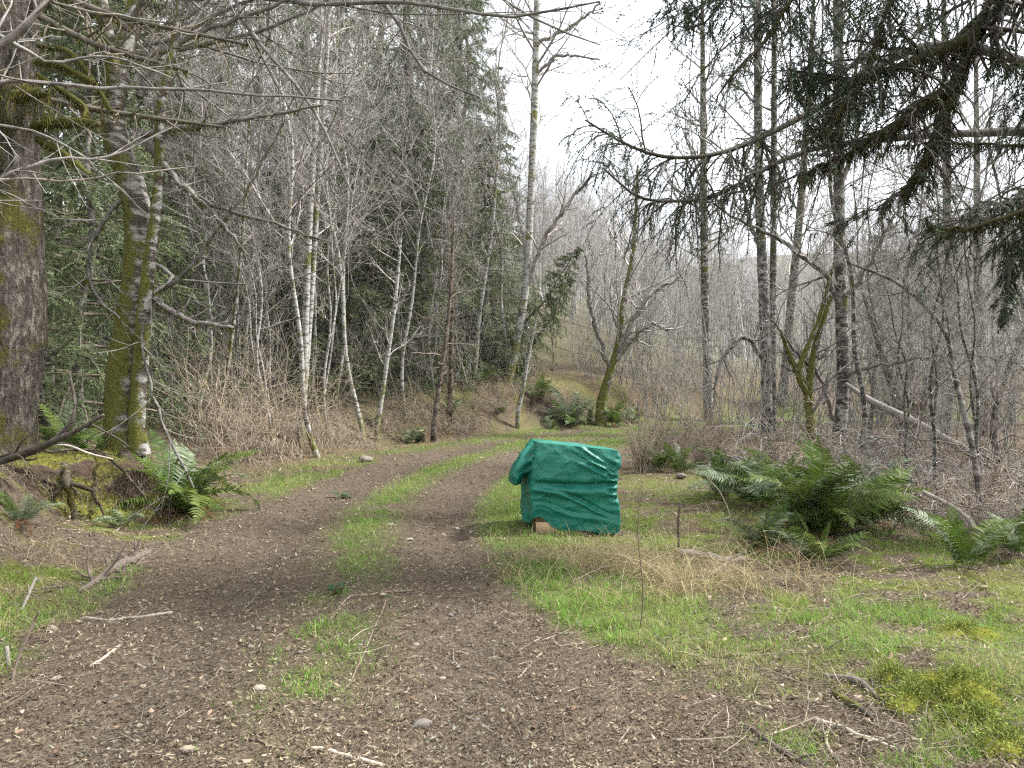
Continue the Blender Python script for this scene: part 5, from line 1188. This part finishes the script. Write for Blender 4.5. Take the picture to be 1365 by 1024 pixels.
fern(fp(870, 13.0), .7, 14, 'sword fern among the brown bushes behind the tarp', 0, pale=.2, up=1.4)
fern(fp(905, 12.6), .65, 12, 'second sword fern among the brown bushes', 0, pale=.2, up=1.4)
fern(fp(410, 18), .9, 12, 'sword fern behind the paired white alders', 0, pale=.4)
fern(fp(460, 21), 1.0, 12, 'sword fern at the foot of the straight white alder', 0, pale=.5)

# ------------------------------------------------------------------ fallen wood
def stick(name, label, pts, col, mat='dead_wood', m=7, cat='stick', ontop=True, side=0, group=None, jit=.2):
    l, r = polyline(pts, 18)
    if ontop:
        h = ground_h(l[:, 0], l[:, 1]); l[:, 2] = h + r * .6
    b = l[0].copy()
    root = thing(name, label, cat, b, group); g = Geo(); tubes(g, l, r, m, np.array(col), cap=True, jitter=jit); part('stem', g, mat, root, b)
    if side:
        q, qr = grow(l[None], r[None], side, .2, .9, (.12, .3), (30, 60), .0, .15, 6, .5, .0015, .4)
        q[:, :, 2] = np.maximum(q[:, :, 2], ground_h(q[:, :, 0], q[:, :, 1]) + .004)
        g2 = Geo(); tubes(g2, q, qr, 4, np.array(col)); part('side_twigs', g2, 'twig', root, b)
    return root
def gl(px, py):          # a pixel on the ground -> (px, py, Y) by the level ground there
    Y = EYE * FPX / (py - HY)
    for _ in range(6):
        x = (px - CX) / FPX * Y; Y = (EYE - gz(x, Y)) * FPX / (py - HY)
    return Y
def gs(pts, r): return [(a, b, gl(a, b), r if not hasattr(r, '__len__') else r[k]) for k, (a, b) in enumerate(pts)]
stick('fallen_branch', 'thick mottled branch piece lying beside the moss clumps', gs([(1103, 922), (1128, 938), (1150, 950), (1166, 962)], (3.2, 5, 4.6, 2)), (1, 1, 1), 'shade_bark', cat='branch', jit=.5)
stick('fallen_branch', 'dark bent branch piece just above the mottled one', gs([(1098, 902), (1130, 908), (1155, 918), (1172, 934)], (3, 4.6, 4.4, 1.6)), (.17, .145, .125), cat='branch')
stick('stick', 'long thin pale stick with a side fork below the branch pieces', gs([(1085, 960), (1112, 968), (1150, 984), (1205, 1002)], (3, 3, 3, 2)), (.42, .37, .29), side=3)
stick('stick', 'curved thin stick bending towards the frame edge by the pale stick', gs([(1108, 968), (1101, 985), (1108, 1005), (1122, 1022)], (2.4, 2.4, 2.4, 2)), (.36, .30, .23))
stick('stick', 'dark stick lying across the brown soil right of the track', gs([(1000, 970), (1030, 995), (1055, 1010), (1075, 1022)], (3, 4, 4, 4)), (.13, .10, .08), side=2)
stick('stick', 'pale peeled stick at the lower middle of the track', gs([(415, 999), (450, 1006), (480, 1014), (512, 1023)], (2.6, 3, 3, 3)), (.55, .46, .36))
stick('stick', 'twig lying over the grass strip with a bent tip', gs([(440, 828), (462, 800), (500, 793), (550, 788)], (1.2, 1.6, 1.6, 1.2)), (.26, .2, .15), side=2)
stick('stick', 'thin twig crossing the near grass strip', gs([(445, 925), (470, 905), (515, 800)], 1.0), (.26, .2, .15))
stick('stick', 'thin dark twig in the left wheel track', gs([(330, 985), (360, 995), (385, 1000)], 1.6), (.2, .15, .11), side=1)
stick('stick', 'long slender twig near the right wheel track', gs([(690, 905), (708, 885), (722, 872)], 1.4), (.34, .27, .2))
stick('stick', 'forked pale stick on the leaf litter below the left bank', gs([(120, 890), (140, 877), (160, 862)], 2.0), (.46, .40, .32))
stick('stick', 'long grey stick along the foot of the left bank', gs([(108, 826), (150, 828), (200, 822), (230, 818)], 2.0), (.34, .30, .25), side=3)
stick('stick', 'grey weathered stick propped on the left bank', [(22, 826, 4.9, 2.4), (34, 802, 5.0, 2.2), (48, 770, 5.2, 1.6)], (.26, .235, .20), ontop=False, side=2)
stick('stick', 'upright grey broken stick at the lower left', [(9, 862, 4.2, 2.6), (12, 890, 4.15, 2.8), (15, 925, 4.1, 2.6)], (.25, .22, .185), ontop=False)
stick('fallen_branch', 'brushy heap of broken twigs against the left bank', gs([(105, 790), (140, 768), (175, 750), (200, 738)], (3, 5, 6, 4)), (.17, .135, .11), cat='branch', side=26)
stick('fallen_branch', 'short dead branch lying on moss between tarp and ferns', gs([(905, 738), (935, 743), (965, 750), (1000, 748)], (4, 5, 5, 3)), (.34, .29, .24), cat='branch', side=3)
stick('fallen_log', 'slanting fallen log propped against the stout alder', [(1128, 512, 14.2, 2.5), (1165, 537, 13.6, 4.6), (1220, 563, 13, 5.4), (1290, 602, 12.4, 5.6), (1365, 642, 11.8, 6), (1420, 672, 11.4, 6)], (.26, .235, .21), cat='log', ontop=False, m=10)
stick('fallen_branch', 'pale bare branch lying through the bramble with a broken end', [(1230, 655, 7.6, 2.4), (1290, 690, 7.2, 3), (1325, 760, 6.7, 4), (1352, 806, 6.2, 5)], (.42, .37, .31), cat='branch', ontop=False)
stick('fallen_branch', 'dark branch sloping down in front of the bramble', [(1197, 750, 6.7, 3), (1240, 775, 6.5, 4), (1275, 798, 6.4, 3.5), (1305, 812, 6.3, 3)], (.22, .18, .15), cat='branch', ontop=False, side=3)
stick('fallen_branch', 'white birch pole lying level deep in the bramble', [(1170, 645, 10.5, 2.6), (1250, 640, 10.6, 3), (1345, 642, 10.8, 2.6)], (.6, .56, .5), cat='branch', ontop=False)
stick('dead_stalk', 'tall thin reddish stalk standing in the dead grass', [(852, 850, 4.75, .8), (857, 790, 4.75, .75), (850, 700, 4.75, .6), (859, 640, 4.78, .4)], (.17, .12, .09), 'twig', cat='stalk', ontop=False, side=5)
stick('dead_stalk', 'short dark stalk on the moss right of the tarp', [(905, 730, 7.1, 1.6), (904, 700, 7.1, 1.6), (906, 668, 7.1, 1.2)], (.12, .09, .07), cat='stalk', ontop=False, side=2)
stick('dead_stalk', 'arching bare stem rising left of the ferns', [(968, 735, 6.9, 1.0), (975, 700, 6.9, .95), (962, 660, 6.9, .8), (935, 628, 6.9, .6)], (.34, .29, .21), cat='stalk', ontop=False)
stick('dead_stalk', 'bent grey stem with an angled elbow by the left mossy bank', [(12, 930, 3.9, 1.6), (22, 885, 4.0, 1.6), (45, 830, 4.1, 1.5), (52, 815, 4.1, 1.2)], (.16, .12, .1), cat='stalk', ontop=False)
stick('fallen_branch', 'dark forked branch leaning up from the root mound before the spruce', [(-60, 640, 6.9, 4.5), (0, 616, 7.0, 4.5), (50, 600, 7.0, 4), (85, 575, 7.0, 3.4), (100, 545, 7.0, 2.4), (92, 495, 7.0, 1.6)], (.11, .09, .075), 'twig', cat='branch', ontop=False, side=5)
stick('fallen_branch', 'straight dark branch resting low on the root mound', [(-40, 630, 7.0, 4), (30, 604, 6.9, 4), (90, 580, 6.8, 3.4), (138, 553, 6.7, 2)], (.12, .10, .08), 'twig', cat='branch', ontop=False, side=4)
stick('stick', 'thin pale stick hooked over the moss of the root mound', [(58, 594, 7.2, 1.3), (90, 594, 7.2, 1.4), (120, 605, 7.3, 1.4), (150, 612, 7.5, 1.2)], (.45, .41, .34), ontop=False)
# mossy dead stump with yellowish cut face near the reddish snag
def stump():
    b = G(560, 18.1); root = thing('stump', 'small stump with a yellow cut top beside the reddish snag', 'stump', b)
    g = Geo(); K = 7; l = np.c_[np.zeros(K), np.zeros(K), np.linspace(-.1, .30, K)]; tubes(g, l, np.linspace(.13, .10, K), 12, np.array([.20, .16, .10]), jitter=.2); part('bole', g, 'dark_bark', root)
    g = Geo(); l = np.c_[np.zeros(2), np.zeros(2), [.28, .315]]; tubes(g, l, np.array([.098, .09]), 12, np.array([.45, .38, .18]), cap=True); part('cut_face', g, 'dead_wood', root)
stump()

# ------------------------------------------------------------------ stones
def stone_mesh(seed, flat=.42):
    import bmesh
    bm = bmesh.new(); bmesh.ops.create_icosphere(bm, subdivisions=2, radius=1); r = np.random.default_rng(seed)
    co = np.array([v.co[:] for v in bm.verts]); off = np.zeros(len(co))
    for k in range(7):
        d = norm(r.normal(size=3)); off = np.minimum(off, .75 + .2 * r.random() - co @ d)
        co = co + np.minimum(0, (.72 + .2 * r.random() - co @ d))[:, None] * d
    co = co * (1 + .05 * r.normal(size=(len(co), 1))) * np.array([1, .75 + .2 * r.random(), flat])
    f = [[v.index for v in fa.verts] for fa in bm.faces]; bm.free()
    c = np.array([(.34, .29, .235), (.27, .245, .215), (.40, .36, .30), (.22, .20, .18)][seed % 4])
    g = Geo(); g.add(co, None, f, c); return g.mesh('stone', 'stone', smooth=False)
STN = [stone_mesh(k) for k in range(8)]
def stone(px, py, rpx, label, group=None, k=None, sink=.42):
    Y = gl(px, py); p = G(px, Y); s = rpx * Y / FPX; k = R_.randrange(8) if k is None else k
    o = link('stone', STN[k]); o.location = (p[0], p[1], p[2] + s * (.5 - sink)); o.scale = (s, s, s); o.rotation_euler = (R_.uniform(-.2, .2), R_.uniform(-.2, .2), R_.random() * 6.28)
    return tag(o, label, 'stone', group)
stone(250, 1000, 12, 'rounded tan stone embedded at the bottom of the left wheel track', k=0)
stone(347, 918, 10, 'flat pale stone in the middle of the left wheel track', k=2)
stone(487, 616, 11, 'squared grey boulder on the grassy verge by the bramble', k=1, sink=.1)
stone(563, 967, 15, 'flat grey stone sunk between the wheel tracks', k=3, sink=.4)
stone(908, 638, 8, 'small dark stone with a white top behind the dead grass', k=3, sink=.05)
stone(75, 905, 8, 'leaf-thin tilted stone at the lower left', k=2)
for (a, b) in ((345, 838), (405, 820), (310, 895), (335, 862), (280, 955), (240, 950), (190, 915), (400, 870), (455, 845), (430, 960), (545, 745), (560, 795), (590, 905), (600, 820), (650, 845), (660, 930), (635, 960), (700, 985), (585, 1000), (530, 985), (770, 830), (745, 808), (300, 790), (265, 838), (340, 765), (520, 700), (545, 720), (185, 968), (150, 930), (360, 900), (150, 990), (240, 1010), (305, 938), (610, 870), (555, 860), (480, 860)):
    stone(a, b, R_.uniform(3.2, 6.5), 'small pale stone half buried in the leaf-covered track', 'small stones in the track')
for (a, b) in ((1238, 968), (1250, 975), (1222, 966), (1262, 992), (1246, 962), (1270, 985)):
    stone(a, b, R_.uniform(4, 7), 'brown pebble at the edge of the moss clumps', 'pebbles by the moss clumps', k=3)

# ------------------------------------------------------------------ moss clumps on the right
def moss_clump(px, py, wpx, hpx, label, n=2600):
    Y = gl(px, py); c = G(px, Y); w = wpx * Y / FPX; h = hpx * Y / FPX
    root = thing('moss_clump', label, 'moss', c); g = Geo(); nu, nv = 34, 12; U, T = np.meshgrid(np.arange(nu) / nu * 6.283, np.linspace(0, 1, nv))
    lob = 1 + .3 * np.sin(U * 3 + px) + .2 * np.sin(U * 5 + py) + .12 * np.sin(U * 11 + py)
    rr = w * .5 * lob * np.sin(T * 1.57); zz = h * np.cos(T * 1.57) ** .8 * (.8 + .5 * fbm(np.cos(U) * T * 3 + px, np.sin(U) * T * 3, 91)) - .03 * T
    V = np.stack([c[0] + rr * np.cos(U), c[1] + rr * np.sin(U) * .8, c[2] + zz], -1)
    i = np.arange(nv - 1)[:, None] * nu + np.arange(nu)[None]; j = np.arange(nv - 1)[:, None] * nu + (np.arange(nu)[None] + 1) % nu
    g.add(V.reshape(-1, 3), np.stack([i, i + nu, j + nu, j], -1).reshape(-1, 4), None, np.array([.15, .15, .022])); part('cushion', g, 'moss', root, c)
    n = n * 2; k = rng.integers(0, nu * nv, n); p = V.reshape(-1, 3)[k] + .02 * rng.normal(size=(n, 3)); out = norm(p - (c - [0, 0, w * .2]))
    gt = Geo(); pal = np.array(MP); slivers(gt, p, out + .8 * rng.normal(size=(n, 3)), .008 + .016 * rng.random(n), .0026, pal[rng.integers(0, 4, n)] * (.6 + .8 * rng.random((n, 1)))); part('tufts', gt, 'moss_tuft', root, c)
moss_clump(1222, 930, 96, 9, 'bright moss cushion to the left of the tallest moss clump')
moss_clump(1282, 925, 100, 15, 'tallest bright yellow-green moss clump at the right')
moss_clump(1305, 958, 84, 8, 'flat moss cushion at the foot of the tallest clump')
moss_clump(1340, 990, 96, 10, 'dull green moss cushion nearest the pebbles', 2000)
moss_clump(1265, 965, 26, 14, 'small smooth moss knob beside the pebbles', 500)
moss_clump(1190, 905, 40, 12, 'thin moss patch beyond the branch pieces', 900)
moss_clump(1285, 850, 90, 14, 'long low moss patch before the bramble', 1600)

# ------------------------------------------------------------------ leafy weeds
def weed(px, py, n, s, label, col=(.10, .20, .05)):
    Y = gl(px, py); c = G(px, Y); root = thing('leafy_weed', label, 'plant', c, 'leafy weeds on the verges')
    for k in range(n):
        a = R_.random() * 6.28; rr = s * R_.uniform(.2, 1); L = s * R_.uniform(.35, .6); u = np.array([math.cos(a), math.sin(a), .35]); w = np.array([-math.sin(a), math.cos(a), 0]); o = np.array([math.cos(a) * rr * .4, math.sin(a) * rr * .4, s * R_.uniform(.1, .45)])
        t = np.array([0, .3, .7, 1.0]); wd = np.array([.05, .45, .38, 0]); V = []
        for tt, ww in zip(t, wd): V += [o + u * L * tt + [0, 0, -.3 * L * tt * tt] - w * L * ww, o + u * L * tt + [0, 0, -.3 * L * tt * tt - .05 * L], o + u * L * tt + [0, 0, -.3 * L * tt * tt] + w * L * ww]
        F = [(3 * q + e, 3 * q + e + 1, 3 * q + e + 4, 3 * q + e + 3) for q in range(3) for e in (0, 1)]
        g = Geo(); g.add(V, F, None, np.array(col) * R_.uniform(.7, 1.3)); part('leaf', g, 'grass', root)
        st = Geo(); tubes(st, np.array([[0, 0, -.01], o * .5, o]), np.array([.003, .0025, .002]), 3, np.array([.12, .16, .05])); part('stalk', st, 'grass', root)
weed(115, 690, 9, .2, 'bright leafy weed sprouting below the hanging root', (.14, .25, .05))
weed(225, 690, 8, .2, 'pale leafy weed right of the root mound', (.16, .24, .09))
weed(455, 665, 9, .22, 'dark leafy weed on the left verge grass', (.05, .12, .04))
weed(500, 590, 10, .35, 'low leafy bush on the verge near the boulder', (.06, .13, .04))
weed(445, 790, 8, .12, 'small dark weed in the grass strip', (.05, .12, .05))
weed(650, 560, 8, .3, 'leafy weed on the cut bank', (.07, .13, .06))
weed(735, 560, 8, .3, 'leafy weed at the end of the cut bank', (.07, .13, .06))
weed(1290, 840, 8, .14, 'round-leaved weed on the mossy verge before the bramble', (.12, .22, .05))

# ------------------------------------------------------------------ thin damp air
def haze():
    m = bpy.data.materials.new('haze'); m.use_nodes = True; t = m.node_tree; t.nodes.clear()
    o = t.nodes.new('ShaderNodeOutputMaterial'); v = t.nodes.new('ShaderNodeVolumePrincipled')
    v.inputs['Color'].default_value = (.90, .95, 1.0, 1); v.inputs['Density'].default_value = HAZE; v.inputs['Anisotropy'].default_value = .2
    t.links.new(v.outputs[0], o.inputs['Volume']); MAT['haze'] = m
    sg = np.array([(a, b, d) for a in (-1, 1) for b in (-1, 1) for d in (-1, 1)]); g = Geo()
    g.add(np.array([0, 180, 34.0]) + sg * np.array([470, 330, 38.0]), [(0, 1, 3, 2), (4, 6, 7, 5), (0, 4, 5, 1), (2, 3, 7, 6), (0, 2, 6, 4), (1, 5, 7, 3)])
    tag(link('haze', g.mesh('haze', 'haze', smooth=False)), 'thin pale haze hanging in the wood', 'haze', kind='stuff')
HAZE = .0004
haze()
